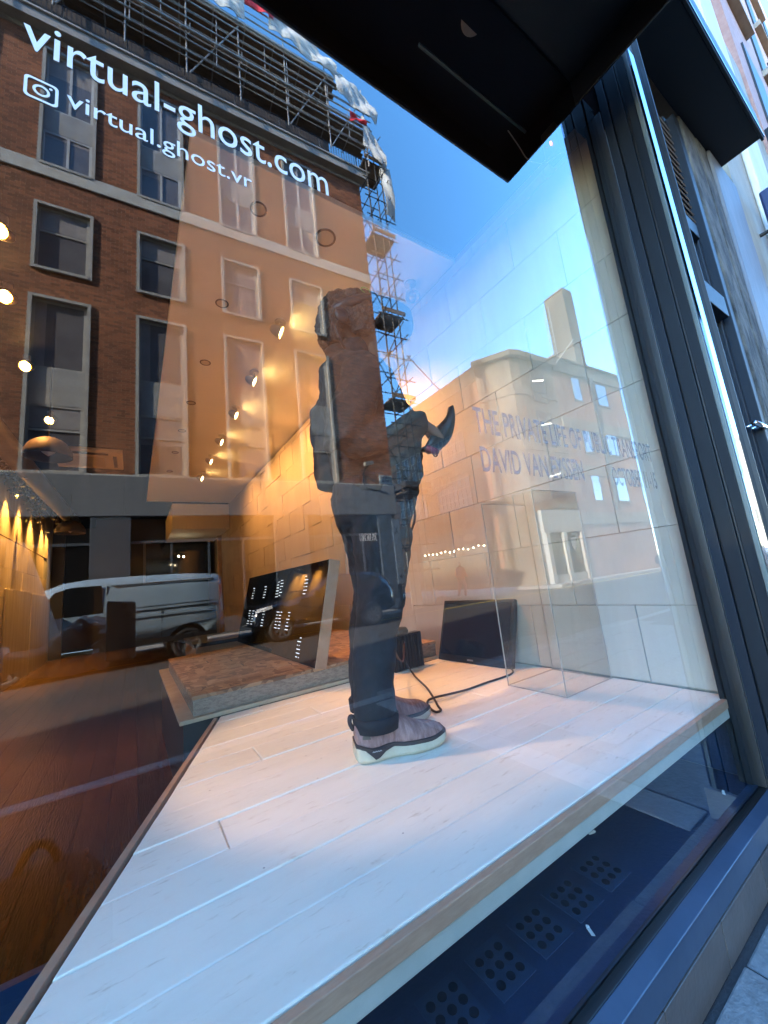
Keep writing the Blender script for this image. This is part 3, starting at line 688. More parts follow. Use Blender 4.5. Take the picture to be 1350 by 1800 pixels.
# continuous body: head, neck, trunk, arms, hands, legs
b = MB()
HC = Vector((.866, .775, 2.335))
head = []
for k in range(13):
    a = math.pi * k / 12; zz = math.cos(a); rr = math.sin(a)
    sx = .128 if zz > -.2 else .128 - .035 * (-zz - .2); sy = .1 if zz > -.3 else .1 - .03 * (-zz - .3)
    head.append(ell(HC + Vector((.02 * (1 - zz) * .6, 0, zz * .16)), max(rr, .03) * sx, max(rr, .03) * sy, 20))
b.loft(head)
b.loft([ell((.86, .775, 2.25), .06, .055, 14), ell((.845, .775, 2.17), .062, .06, 14), ell((.83, .775, 2.05), .085, .10, 14)])        # neck
b.loft([ell((.955 , .775, 2.18), .05, .05, 12), ell((.94, .775, 2.22), .065, .06, 12), ell((.935, .775, 2.30), .07, .07, 12)])       # jaw
b.loft([ell((.985, .775, 2.29), .02, .018, 8), ell((1.0, .775, 2.265), .022, .02, 8), ell((.98, .775, 2.25), .02, .02, 8)])           # nose under the visor
b.loft([ell((1.0, .775, 2.222), .012, .022, 8), ell((1.003, .775, 2.212), .012, .024, 8), ell((.99, .775, 2.203), .012, .02, 8)])       # lips
for sgn in (-1, 1): b.loft([ell((.845, .775 + sgn * .098, 2.30), .012, .008, 8), ell((.84, .775 + sgn * .108, 2.335), .026, .009, 10), ell((.845, .775 + sgn * .104, 2.37), .02, .008, 8)])   # ears
b.loft([ell((.84, .775, 2.06), .10, .17), ell((.86, .775, 1.95), .13, .18), ell((.90, .775, 1.75), .14, .17), ell((.90, .775, 1.5), .13, .16), ell((.89, .775, 1.36), .13, .16)])
SH, EL, WR = Vector((.79, .60, 1.96)), Vector((.658, .57, 1.655)), Vector((1.085, .60, 1.795))
b.tube([SH, SH.lerp(EL, .5), EL, EL.lerp(WR, .3), WR], [.06, .055, .045, .045, .03], 12)
b.tube([Vector((.82, .975, 1.97)), Vector((.80, 1.01, 1.65)), Vector((1.16, .93, 1.70))], [.06, .048, .03], 12)
hand_into(b, frame(WR, (1, .1, -.28), (-.1, -.75, .65)), (48, 55, 35), 1.3, side=-1)
hand_into(b, frame((1.15, .93, 1.70), (.6, -.2, -.9), (.8, .3, .5)), (35, 45, 30), 1.0, side=1)
b.tube([(.875, .70, 1.42), (.85, .69, 1.08), (.755, .705, .66)], [.09, .062, .042], 12)
b.tube([(.90, .86, 1.42), (.91, .885, 1.08), (.86, .92, .66)], [.09, .062, .042], 12)
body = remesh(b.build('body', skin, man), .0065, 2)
# hair
h = MB(); hr = []
for k in range(9):
    a = math.pi * .60 * k / 8; zz = math.cos(a); rr = math.sin(a)
    hr.append(ell(HC + Vector((-.012 - .025 * (k / 8), 0, zz * .176)), max(rr, .03) * .138, max(rr, .03) * .112, 20))
h.loft(hr)
for sg in (-1, 1): h.loft([ell((.86, .775 + sg * .088, 2.24), .05, .022, 12), ell((.885, .775 + sg * .1, 2.31), .075, .028, 12), ell((.90, .775 + sg * .1, 2.40), .085, .03, 12), ell((.88, .775 + sg * .085, 2.46), .07, .03, 12)])
h.loft([ell((.765, .775, 2.20), .03, .07, 12), ell((.75, .775, 2.25), .05, .085, 12), ell((.76, .775, 2.34), .06, .1, 12)])
def ruffle(o, size, strength, vox_sub=0):
    tx = bpy.data.textures.new('clouds', 'CLOUDS'); tx.noise_scale = size; tx.noise_depth = 2
    d = o.modifiers.new('d', 'DISPLACE'); d.texture = tx; d.strength = strength; d.mid_level = .5; d.texture_coords = 'GLOBAL'
    bake(o); o.data.polygons.foreach_set('use_smooth', [True] * len(o.data.polygons)); return o
hr_o = remesh(h.build('hair', hair_m, man), .008, 3); ruffle(hr_o, .028, .034); ruffle(hr_o, .011, .012)
# jacket with sleeves
j = MB()
j.loft([ell((.85, .775, 2.235), .085, .08, 24), ell((.835, .775, 2.19), .105, .095, 24), ell((.815, .775, 2.13), .095, .115, 24), ell((.83, .775, 2.08), .125, .19, 24), ell((.862, .775, 2.0), .155, .232, 24), ell((.893, .775, 1.9), .178, .24, 24), ell((.922, .775, 1.78), .205, .235, 24),
        ell((.937, .775, 1.66), .207, .226, 24), ell((.932, .775, 1.57), .196, .216, 24), ell((.912, .775, 1.49), .196, .208, 24), ell((.910, .775, 1.475), .17, .19, 24)])
j.tube([Vector((.83, .66, 2.0)), SH, SH.lerp(EL, .35), SH.lerp(EL, .75), EL + Vector((-.005, 0, -.01)), EL.lerp(WR, .12) + Vector((0, 0, -.02)), EL.lerp(WR, .5), EL.lerp(WR, .85), WR + Vector((-.02, 0, -.004))], [.09, .10, .088, .08, .068, .07, .068, .058, .05], 16)
j.tube([Vector((.83, .9, 2.0)), Vector((.82, .975, 1.96)), Vector((.81, 1.0, 1.8)), Vector((.80, 1.01, 1.64)), Vector((.95, .98, 1.64)), Vector((1.12, .94, 1.69))], [.09, .105, .095, .085, .078, .055], 16)
jk = j.build('jacket', jacket_m, man)
remesh(jk, .011, 4); ruffle(jk, .13, .05); ruffle(jk, .05, .016)
for k in range(7):                                                   # folds at the elbow and round the hem
    pass
# jeans
t = MB()
t.loft([ell((.91, .775, 1.56), .19, .2, 24), ell((.90, .775, 1.47), .19, .205, 24), ell((.885, .775, 1.38), .16, .20, 24), ell((.885, .775, 1.33), .12, .17, 24)])
t.tube([(.875, .715, 1.42), (.872, .70, 1.27), (.845, .692, 1.10), (.835, .69, 1.05), (.795, .695, .93), (.77, .70, .78), (.765, .705, .655), (.765, .705, .60)], [.135, .122, .098, .094, .088, .082, .08, .083], 20)
t.tube([(.90, .85, 1.42), (.925, .87, 1.27), (.925, .885, 1.10), (.92, .89, 1.05), (.885, .905, .93), (.865, .915, .78), (.86, .92, .655), (.86, .92, .60)], [.135, .122, .1, .095, .088, .082, .08, .083], 20)
tj = remesh(t.build('jeans', denim, man), .011, 3); ruffle(tj, .09, .022); ruffle(tj, .04, .008)
cf = MB()
for cx, cy in ((.765, .705), (.86, .92)):
    cf.loft([ell((cx, cy, .592), .079, .079, 24), ell((cx, cy, .59), .086, .086, 24), ell((cx - .001, cy, .635), .0875, .0875, 24), ell((cx - .001, cy, .64), .082, .082, 24)])
cf.build('turn_up', denim, man, smooth=True)
# shoes
knit = mat('mauve_knit', (.20, .11, .105), .85, (.40, .26, .245), 34, bump=.5, bscale=60, stretch=(2.2, .6, .5), bdist=.006)
rubber = mat('cream_sole', (.50, .45, .34), .65, (.60, .55, .43), 14)
dark_rub = mat('dark_sole_band', (.035, .025, .026), .6)
sock = mat('grey_sock', (.40, .39, .40), .9)
def shoe(name, heel, toe, parent):
    heel = Vector((*heel, ZS)); toe = Vector((*toe, ZS)); d = (toe - heel); L = d.length; d.normalize(); yv = Vector((0, 0, 1)).cross(d)
    f = lambda x, y, z: heel + d * (x * L) + yv * y + Vector((0, 0, z))
    hw = lambda x: .012 + .048 * (max(0, 1 - ((x - .16) / .19) ** 2) ** .5 if x < .16 else 1) * (1 if x < .66 else max(0, 1 - ((x - .66) / .35) ** 2) ** .5) * (1 - .16 * math.exp(-((x - .4) / .15) ** 2)) + (.004 if .55 < x < .8 else 0)
    st = [0.0, .02, .05, .1, .16, .24, .32, .4, .5, .6, .7, .8, .87, .93, .97, 1.0]
    bot = lambda x: .001 + .020 * max(0, (x - .80) / .2) ** 2 + .012 * max(0, (.06 - x) / .06) ** 2
    mid = lambda x: .040 - .012 * math.sin(min(1, x / .2) * math.pi) * 0 + (.014 * math.exp(-(x / .09) ** 2)) - .006 * math.exp(-((x - .2) / .06) ** 2) - .006 * (x > .45) + .012 * max(0, (x - .85) / .15)
    def topz(x):
        P_ = [(0, .125), (.06, .14), (.12, .135), (.2, .118), (.28, .118), (.36, .15), (.42, .148), (.5, .128), (.6, .108), (.7, .092), (.8, .084), (.88, .08), (.95, .066), (1.0, .05)]
        for (a, za), (c, zb) in zip(P_[:-1], P_[1:]):
            if x <= c: return za + (zb - za) * (x - a) / (c - a)
        return .05
    s = MB(); rings = []
    for x in st:
        w = hw(x) + .006; z0, z1 = bot(x), mid(x); k = .75 if x in (0., 1.) else 1
        rings.append([f(x, -w * .9 * k, z0), f(x, w * .9 * k, z0), f(x, w * 1.03 * k, z0 + .012), f(x, w * k, (z0 + z1) / 2), f(x, w * .98 * k, z1), f(x, -w * .98 * k, z1), f(x, -w * k, (z0 + z1) / 2), f(x, -w * 1.03 * k, z0 + .012)])
    s.loft(rings); o = s.build('sole', rubber, parent, smooth=True, bevel=.003)
    u = MB(); rings = []
    for x in st:
        xx = .015 + x * .965; w = hw(xx) * .98; z0 = mid(xx) - .004; z1 = max(topz(xx), z0 + .012); n = 11; r = []
        for k in range(n):
            a = math.pi * k / (n - 1); e = .75
            r.append(f(xx, math.copysign(abs(math.cos(a)) ** e, math.cos(a)) * w, z0 + (z1 - z0) * abs(math.sin(a)) ** (.8)))
        rings.append(r + [f(xx, -w * .3, z0), f(xx, w * .3, z0)])
    u.loft(rings); up_ = u.build('upper', knit, parent, smooth=True)
    sb_ = up_.modifiers.new('sub', 'SUBSURF'); sb_.levels = 1; sb_.render_levels = 2
    bd = MB(); rings = []
    for x in st:
        xx = .008 + x * .98; w = hw(xx) + .0045; z1 = mid(xx); hgt = .012 + .022 * math.exp(-((xx - .2) / .10) ** 2)
        rings.append([f(xx, -w, z1 - .002 - 1.0 * (hgt - .012)), f(xx, w, z1 - .002 - 1.0 * (hgt - .012)), f(xx, w * .985, z1 + .011), f(xx, -w * .985, z1 + .011)])
    s2 = MB(); rings2 = []
    for x, r in zip(st, rings):
        rings2.append([p + (p - f(.008 + x * .98, 0, 0)).normalized() * .0 for p in r])
    bd.loft(rings2); bd.build('sole_band', dark_rub, parent, smooth=False, bevel=.002)
    # wedge-shaped dark inlay on the side of the heel
    for sg in (-1, 1):
        w1 = MB(); pts = []
        for (x, z) in ((.10, .043), (.40, .043), (.30, .032), (.235, .016), (.19, .012), (.15, .027)):
            w = hw(x) + .0085; pts.append((x, w, z))
        w1.add([f(x, sg * w, z) for x, w, z in pts] + [f(x, sg * (w - .006), z) for x, w, z in pts], [tuple(range(6)), tuple(range(11, 5, -1))] + [(i, (i + 1) % 6, (i + 1) % 6 + 6, i + 6) for i in range(6)])
        w1.build('sole_inlay', dark_rub, parent)
        w2 = MB(); w2.add([f(.16 + .012 * i, sg * (hw(.18) + .0092), .036 + .003 * (i % 2)) for i in range(9)] + [f(.16 + .012 * i, sg * (hw(.18) + .0092), .039 + .003 * (i % 2)) for i in range(9)], [(i, i + 1, i + 10, i + 9) for i in range(8)])
        w2.build('sole_mark', sock, parent)
        w3 = MB()
        w3.add([f(.075, sg * (hw(.1) + .0012), .082), f(.16, sg * (hw(.14) + .0012), .078), f(.15, sg * (hw(.14) + .001), .094), f(.085, sg * (hw(.1) + .001), .098)], [(0, 1, 2, 3)]); w3.build('shoe_mark', mat('shoe_mark', (.10, .085, .07), .7), parent)
    lp = MB(); lp.tube(spline([f(.012, 0, .10), f(-.02, 0, .125), f(-.012, 0, .148), f(.03, 0, .14)], 5), .008, 8); lp.build('heel_tab', dark_rub, parent, smooth=True)
    lt = MB(); lt.tube(spline([f(.37, 0, .142), f(.345, .0, .166), f(.32, 0, .15)], 5), .007, 8); lt.build('pull_tab', mat('tab_grey', (.22, .2, .2), .7), parent, smooth=True)
    so = MB(); so.loft([ell(f(.20, 0, .075), .12 * L, .040, 16, d, yv), ell(f(.21, 0, .125), .125 * L, .040, 16, d, yv), ell(f(.23, 0, .2), .12 * L, .043, 16, d, yv)]); so.build('sock', sock, parent, smooth=True)
    co_ = MB(); co_.loft([ell(f(.205, 0, .118), .185 * L * .9, .046, 20, d, yv), ell(f(.2, 0, .128), .18 * L * .9, .047, 20, d, yv)], cap=False)
shoe('shoe', (.678, .735), (1.012, .618), man)
shoe('shoe', (.80, .945), (1.135, .865), man)
# headset and earphone
hs = MB(); rings = []
for k, (x, s_) in enumerate(((.965, .8), (.985, .98), (1.06, 1.03), (1.13, 1.0), (1.175, .9), (1.19, .7))):
    rings.append([Vector((x, .775 + s_ * .115 * math.copysign(abs(math.cos(a)) ** .55, math.cos(a)), 2.405 + s_ * .095 * math.copysign(abs(math.sin(a)) ** .55, math.sin(a)))) for a in [2 * math.pi * q / 28 for q in range(28)]])
hs.loft(rings); hs.build('headset_visor', headset_m, man, smooth=True, bevel=.004)
st_ = MB(); st_.tube(spline([(1.0, .665, 2.42), (.90, .652, 2.41), (.78, .69, 2.36), (.722, .775, 2.33), (.78, .86, 2.36), (.90, .898, 2.41), (1.0, .885, 2.42)], 6), .024, 8)
st_.build('headset_strap', headset_m, man, smooth=True)
s2 = MB(); s2.box(.925, 1.03, .735, .815, 2.475, 2.555); s2.build('headset_top', headset_m, man, bevel=.022, seg=3)
s3 = MB(); s3.tube(spline([(1.0, .775, 2.52), (.90, .775, 2.53), (.80, .775, 2.485), (.735, .775, 2.36)], 6), .014, 8); s3.build('headset_strap', headset_m, man, smooth=True)
e_ = MB(); e_.lathe([(0, 0), (.028, 0), (.034, .012), (.028, .022), (0, .024)], (.755, .675, 2.285), (0, -1, 0), 16); e_.build('earphone', headset_m, man, smooth=True)
e2 = MB(); e2.tube(spline([(.75, .665, 2.27), (.728, .67, 2.22), (.75, .68, 2.17), (.80, .70, 2.12)], 6), .006, 6); e2.build('earphone_lead', seal, man, smooth=True)
lg_ = MB(face(.895, 2.455, .657)); ring2(lg_, ell((0, 0, 0), .026, .016, 16), ell((0, 0, 0), .022, .012, 16)); lg_.build('strap_mark', mat('green_mark', (.12, .35, .08), .5), man)
hc = MB(); hc.tube(spline([(1.12, .80, 1.52), (1.155, .82, 1.42), (1.13, .86, 1.32), (1.06, .9, 1.22), (1.06, .97, 1.0), (1.2, 1.2, .75), (1.45, 1.5, .6), (1.56, 1.62, .69)], 8), .006, 6)
tag(hc.build('headset_cable', mat('red_cable', (.05, .01, .012), .5), smooth=True), 'dark red cable hanging from the man\'s jacket down behind his knees', 'cable')
# crescent-shaped controller in the right hand
ct = thing('controller', 'dark crescent-shaped hand controller with a red strap held out in front of the man', 'controller', (1.2, .6, 1.72))
cc = Vector((1.085, .60, 1.872)); cr_ = MB(); rings = []
for k in range(17):
    u = k / 16; a = R(-96 + 108 * u); w = .018 + .078 * math.sin(min(1, u * 1.25) * math.pi * .5) * (1 - max(0, (u - .55) / .45) ** 1.3) ; dp = .028 * (1 - .5 * u)
    o_ = cc + Vector((math.cos(a), 0, math.sin(a))) * .207; i_ = cc + Vector((math.cos(a), 0, math.sin(a))) * (.207 - w)
    mid_ = (o_ + i_) / 2
    rings.append([o_ + Vector((0, 0, 0)), o_.lerp(mid_, .35) + Vector((0, -dp, 0)), i_.lerp(mid_, .35) + Vector((0, -dp, 0)), i_, i_.lerp(mid_, .35) + Vector((0, dp, 0)), o_.lerp(mid_, .35) + Vector((0, dp, 0))])
cr_.loft(rings); cr_.build('ring', mat('controller_black', (.012, .012, .013), .35), ct, smooth=True)
gp = MB(); gp.tube([(1.095, .60, 1.67), (1.15, .60, 1.74), (1.205, .60, 1.80)], [.02, .022, .018], 12); gp.build('grip', MATS['controller_black'], ct, smooth=True)
rs_ = MB(); rs_.tube(spline([(1.075, .58, 1.675), (1.10, .565, 1.66), (1.13, .585, 1.665), (1.12, .62, 1.69)], 5), .016, 8); rs_.build('strap', mat('red_strap', (.16, .012, .03), .5), ct, smooth=True)
lo = MB(); lo.tube(spline([(1.12, .6, 1.665), (1.135, .6, 1.648), (1.15, .6, 1.655), (1.145, .6, 1.672)], 5), .003, 6); lo.build('cord_loop', cabm, ct, smooth=True)

# the photographer, seen only mirrored in the pane
BX, BY = -.54, -.98
def Q(x, y, z): return Vector((BX + x, BY + y, z))
ph = thing('person', 'photographer in a grey sweatshirt and dark trousers holding up a phone outside the window', 'person', (BX, BY, 0))
pb = MB()
pb.loft([ell(Q(.02, .02, 1.56 + .12 * math.cos(math.pi * k / 10)), .085 * max(.1, math.sin(math.pi * k / 10)), .1 * max(.1, math.sin(math.pi * k / 10)), 16) for k in range(11)])
pb.loft([ell(Q(.02, .02, 1.48), .05, .05, 12), ell(Q(0, 0, 1.36), .06, .07, 12)])
pb.loft([ell(Q(0, -.02, 1.40), .15, .1), ell(Q(0, -.02, 1.2), .16, .11), ell(Q(0, -.02, .9), .15, .11), ell(Q(0, -.02, .8), .15, .12)])
RS, RE, RW = Q(.18, 0, 1.32), Q(.30, .02, 1.0), Vector((-.068, -.80, 1.0))
LS, LE, LW = Q(-.18, .02, 1.32), Q(-.06, .18, 1.0), Vector((-.19, -.75, 1.02))
pb.tube([RS, RE, RW], [.045, .038, .026], 10); pb.tube([LS, LE, LW], [.045, .038, .026], 10)
for sx in (-1, 1): pb.tube([Q(.08 * sx, -.02, .85), Q(.085 * sx, -.02, .45), Q(.09 * sx, -.03, .06)], [.08, .055, .04], 10)
hand_into(pb, frame(RW, (.25, .55, .45), (.75, -.25, -.2)), (30, 40, 30), 1., side=1)
hand_into(pb, frame(LW, (.55, .35, .35), (-.3, .75, -.3)), (35, 45, 30), 1., side=-1)
for sx in (-1, 1): pb.loft([ell(Q(.02 + sx * .035, .108, 1.575), .012, .008, 8), ell(Q(.02 + sx * .035, .117, 1.57), .010, .006, 8)])
pb.loft([ell(Q(.02, .112, 1.56), .012, .012, 8), ell(Q(.02, .132, 1.535), .014, .014, 8), ell(Q(.02, .118, 1.525), .01, .01, 8)])
remesh(pb.build('body', mat('lit_skin', (.50, .30, .22), .5, (.56, .35, .26), 12), ph), .0075, 2)  # skin colour brightened so the mirrored hands show in the shade
hh = MB(); hh.loft([ell(Q(.02, 0, 1.58 + .12 * math.cos(R(a))), .1 * max(.1, math.sin(R(a))), .108 * max(.1, math.sin(R(a))), 16) for a in (0, 20, 45, 70, 95)]); hh.build('hair', hair_m, ph, smooth=True)
tp_ = MB()
tp_.loft([ell(Q(0, -.02, 1.43), .08, .08), ell(Q(0, -.02, 1.38), .17, .11), ell(Q(0, -.02, 1.2), .2, .14), ell(Q(0, -.02, .9), .2, .15), ell(Q(0, -.02, .78), .2, .15)])
tp_.tube([RS + Vector((-.04, 0, 0)), RS, RS.lerp(RE, .5), RE, RE.lerp(RW, .5), RE.lerp(RW, .80)], [.07, .085, .075, .068, .058, .045], 12)
tp_.tube([LS + Vector((.04, 0, 0)), LS, LS.lerp(LE, .5), LE, LE.lerp(LW, .5), LE.lerp(LW, .80)], [.07, .085, .075, .068, .058, .045], 12)
remesh(tp_.build('sweatshirt', mat('grey_sweatshirt', (.40, .37, .34), .9, (.50, .46, .43), 10, bump=.5, bscale=14), ph), .012, 3)
tt = MB(); tt.loft([ell(Q(0, -.02, .9), .17, .125), ell(Q(0, -.02, .78), .17, .13), ell(Q(0, -.02, .72), .12, .1)])
for sx in (-1, 1): tt.tube([Q(.08 * sx, -.02, .82), Q(.085 * sx, -.02, .45), Q(.09 * sx, -.03, .07)], [.1, .085, .075], 12)
remesh(tt.build('trousers', denim, ph), .014, 2)
for sx in (-1, 1):
    s_ = MB(); s_.loft([ell(Q(.09 * sx, .02, .006), .04, .12, 14), ell(Q(.09 * sx, .02, .035), .045, .125, 14), ell(Q(.09 * sx, -.01, .08), .04, .08, 14)]); s_.build('shoe', dark_rub, ph, smooth=True)
bg_ = thing('rucksack', 'dark rucksack standing on the pavement beside the photographer', 'rucksack', (-.22, -.95, 0))
bagm = mat('dark_canvas', (.012, .012, .013), .8, (.02, .02, .022), 12, bump=.4)
q = MB(); q.loft([ell((-.22, -.95, z), .17 * k, .11 * k, 20) for z, k in ((.004, .9), (.05, 1.0), (.25, 1.02), (.36, .92), (.42, .7), (.44, .4))]); q.build('body', bagm, bg_, smooth=True)
q = MB(); q.box(-.33, -.11, -.845, -.81, .06, .22); q.build('pocket', bagm, bg_, bevel=.03, seg=3)
q = MB(); q.tube(spline([(-.27, -.95, .43), (-.24, -.95, .49), (-.20, -.95, .49), (-.17, -.95, .43)], 5), .012, 8); q.build('handle', bagm, bg_, smooth=True)
phn = thing('phone', 'black mobile phone held up to the window by the photographer', 'phone', tuple(EYE))
PF = Matrix(((-RIGHT.x, DOWN.x, FWD.x, EYE.x), (-RIGHT.y, DOWN.y, FWD.y, EYE.y), (-RIGHT.z, DOWN.z, FWD.z, EYE.z), (0, 0, 0, 1)))   # x: photographer's left, y: down, z: where the lens looks
p_ = MB(PF); p_.box(-.012, .064, -.014, .14, -.016, -.0075); p_.build('case', mat('phone_case', (.012, .012, .014), .3), phn, bevel=.004)
p_ = MB(PF)
for (x, y) in ((.022, .0), (.0105, .022)): p_.cyl((x, y, -.0074), (x, y, -.0045), .0075, n=18)
p_.build('lens', mat('lens_glass', (.01, .01, .02), .05), phn)

# ------------------------------------------------------------------ the street
slab_m = island_tint(mat('paving_stone', (.14, .139, .137), .8, (.24, .237, .232), 22, bump=.55, bscale=90, bdist=.008), .1)
tarmac = mat('tarmac', (.026, .025, .024), .75, (.045, .044, .043), 30, bump=.4, bscale=140, bdist=.01)
kerb_m = mat('kerb_granite', (.22, .215, .21), .75, (.30, .30, .29), 40, bump=.2)
pvm = mat('pavement_bed', (.022, .022, .024), .85, (.036, .036, .038), 60, bump=.5, bscale=160, bdist=.006)
pv = struct(MB().box(-14, 24, -2.75, -.0, -.16, -.006).build('pavement', pvm))
y = -.068; r_ = 0
while y > -2.6:
    dpt = .15 if r_ == 0 else .56
    x = -2.2 if r_ == 0 else 2.1 - (.36 if r_ % 2 else 0) + .36
    while x < 6.5:
        MB().box(x + .004, x + .715, y - dpt + .004, y - .003, -.05, random.uniform(-.003, .003)).build('paving_slab', slab_m, pv, bevel=.006, seg=2)
        x += .72
    y -= dpt; r_ += 1
MB().box(1.90, 2.09, -2.7, -.222, -.05, .002).build('kerb_stone', kerb_m, pv, bevel=.012)
struct(MB().box(-14, 24, -2.9, -2.752, -.16, .0).build('kerb', kerb_m, bevel=.02))
struct(MB().box(-60, 90, -10.2, -2.9, -.3, -.125).build('road', tarmac))
struct(MB().box(-60, 8.0, -13, -10.35, -.16, .0).build('far_pavement', slab_m))
struct(MB().box(16.8, 90, -13, -10.35, -.16, .0).build('far_pavement', slab_m))
struct(MB().box(-60, 8.0, -10.35, -10.2, -.3, .004).build('far_kerb', kerb_m, bevel=.02))
struct(MB().box(-150, 250, -250, 60, -.5, -.31).build('ground', tarmac))
yl = MB(); yl.box(-60, 90, -9.98, -9.88, -.1249, -.121); yl.box(-60, 90, -3.2, -3.1, -.1249, -.121)
struct(yl.build('road_marking', mat('yellow_line', (.55, .42, .06), .7)))
# stall riser tiles under the shop window
rt = thing('stall_riser', 'dark glazed tiles under the blue window sill rail', 'stall riser', (1, -.03, 0))
tile_m = island_tint(mat('riser_tile', (.075, .062, .056), .3, (.10, .085, .075), 9, bump=.08), .15)
MB().box(-1.8, 2.04, -.05, -.012, -.02, .118).build('bed', pvm, rt)
x = -1.8
while x < 2.0:
    MB().box(x + .002, x + .348, -.0575, -.0505, .006, .116).build('tile', tile_m, rt, bevel=.0015); x += .35

# ---- neighbouring shopfront to the right, seen directly
nd = thing('neighbour_doorway', 'dark blue recessed doorway with a louvre panel right of the shop window', 'doorway', (3.0, .1, 0))
navy = mat('navy_joinery', (.012, .016, .024), .5, (.018, .024, .034), 5, bump=.05, bscale=30, spec=.25, stretch=(1, 1, .1))
MB().box(2.215, 3.72, .32, .4, 0, 4.75).build('backing', seal, nd)
for (a, b_, z0, z1, y_) in ((2.215, 2.26, 0, 4.55, .02), (3.60, 3.69, 0, 4.55, .0), (3.54, 3.599, 0, 4.55, .05)): MB().box(a, b_, y_, .3, z0, z1).build('frame_post', navy, nd, bevel=.004)
for z0, z1, y_ in ((2.70, 2.86, .0), (2.50, 2.66, .07), (3.38, 3.50, .035), (.0, .35, .06)): MB().box(2.261, 3.539, y_, .29, z0, z1).build('rail', navy, nd, bevel=.004)
for k in range(14):
    q = MB(); zz = 3.52 + k * .066; q.add([(2.262, .03, zz), (3.538, .03, zz), (3.538, .085, zz + .05), (2.262, .085, zz + .05), (2.262, .036, zz - .006), (3.538, .036, zz - .006), (3.538, .091, zz + .044), (2.262, .091, zz + .044)],
          [(0, 1, 2, 3), (7, 6, 5, 4), (0, 4, 5, 1), (1, 5, 6, 2), (2, 6, 7, 3), (3, 7, 4, 0)]); q.build('louvre', mat('louvre_metal', (.05, .06, .07), .3), nd)
MB().box(2.262, 3.538, .11, .12, 2.861, 3.379).build('transom_panel', mat('frosted_panel', (.13, .18, .22), .25, (.16, .21, .25), 3), nd)
MB().box(2.262, 3.538, .13, .14, .36, 2.49).build('door_glass', mat('door_glass', (.012, .016, .022), .06), nd)
MB().box(3.44, 3.539, .08, .128, .36, 2.49).build('door_stile', navy, nd, bevel=.003)
MB().box(2.262, 2.36, .08, .128, .36, 2.49).build('door_stile', navy, nd, bevel=.003)
for x in (2.80, 3.46):
    q = MB(); q.tube([(x - .06, .0, 1.88), (x + .16, .0, 1.88)], .018, 10); q.cyl((x, .0, 1.88), (x, .12, 1.88), .01, n=8); q.cyl((x + .1, .0, 1.88), (x + .1, .12, 1.88), .01, n=8)
    q.build('door_handle', mat('steel', (.6, .6, .62), .2, metal=1.), nd, smooth=True)
cnp = thing('door_canopy', 'dark flat canopy over the neighbouring doorway, its underside seen from below', 'canopy', (2.7, -.2, 4.6))
blk = mat('canopy_black', (.003, .0035, .006), .45, spec=.3)
MB().box(1.9, 4.62, -.30, -.001, 4.60, 4.66).build('soffit', blk, cnp, bevel=.004)
MB().box(1.88, 4.64, -.32, -.301, 4.58, 4.86).build('front_fascia', blk, cnp, bevel=.003)
MB().box(1.88, 4.64, -.327, -.3205, 4.60, 4.625).build('drip_edge', mat('bluish_edge', (.1, .14, .2), .2), cnp)
can = thing('shop_canopy', 'black canopy box over the shop window, mirrored as a dark shape in the pane', 'canopy', (0, -.2, 3.4))
MB().box(-5, 1.81, -.40, -.001, 3.46, 3.55).build('soffit', blk, can, bevel=.003)
MB().box(-5, 1.81, -.415, -.401, 3.32, 3.8).build('front_fascia', blk, can, bevel=.003)
MB().box(1.8105, 1.82, -.415, -.001, 3.32, 3.8).build('end_panel', blk, can, bevel=.002)
MB().box(-5, 1.82, -.424, -.4155, 3.325, 3.335).build('drip_edge', mat('white_drip', (.6, .62, .64), .4), can)
# stone piers, painted pier and the cream house further along
sp = thing('stone_pier', 'rough dark weathered stone pier between the doorway and the pale painted pier', 'pier', (3.95, -.0, 0))
rough = mat('weathered_stone', (.03, .03, .03), .85, (.13, .122, .108), 6, bump=.9, bscale=14, mixlo=.4, mixhi=.62, stretch=(1, 1, .5), bdist=.05)
MB().box(3.70, 4.02, -.012, .3, 0, 4.59).build('stone_half', rough, sp, bevel=.012); MB().box(4.035, 4.26, -.016, .3, 0, 4.59).build('stone_half', rough, sp, bevel=.012)
tag(MB().box(4.27, 5.0, -.035, .3, 0, 4.59).build('painted_pier', mat('blue_grey_paint', (.12, .135, .165), .6, (.19, .20, .225), 4, bump=.25, bscale=20, stretch=(1, 1, .3)), bevel=.015), 'smooth pale blue grey painted pier beside the rough stone pier', 'pier')
ch = thing('cream_house', 'cream stucco house front with string mouldings further along the pavement on the right', 'building', (6, 0, 0))
cream = mat('cream_stucco', (.27, .235, .18), .75, (.36, .32, .25), 3, bump=.3, bscale=30, stretch=(1, 1, .4))
MB().box(5.02, 8.6, -.02, 6, 0, 9).build('wall', cream, ch)
for z in (2.72, 2.95, 3.4): MB().box(5.02, 8.6, -.07, -.0202, z, z + .08).build('string_moulding', cream, ch, bevel=.02)
MB().box(6.0, 7.0, -.09, -.0205, 0, 9).build('pilaster', mat('white_stucco', (.55, .53, .50), .7, (.62, .6, .56), 4, stretch=(1, 1, .3)), ch, bevel=.02)
pk = mat('pink_brick', (.32, .17, .14), .8, (.40, .24, .2), 8, bump=.3)
bkh = thing('brick_house', 'pinkish brick upper house with dark sashes along the street top right', 'building', (12, .2, 0))
MB().box(8.62, 40, -.06, 7, 0, 27).build('wall', pk, bkh)
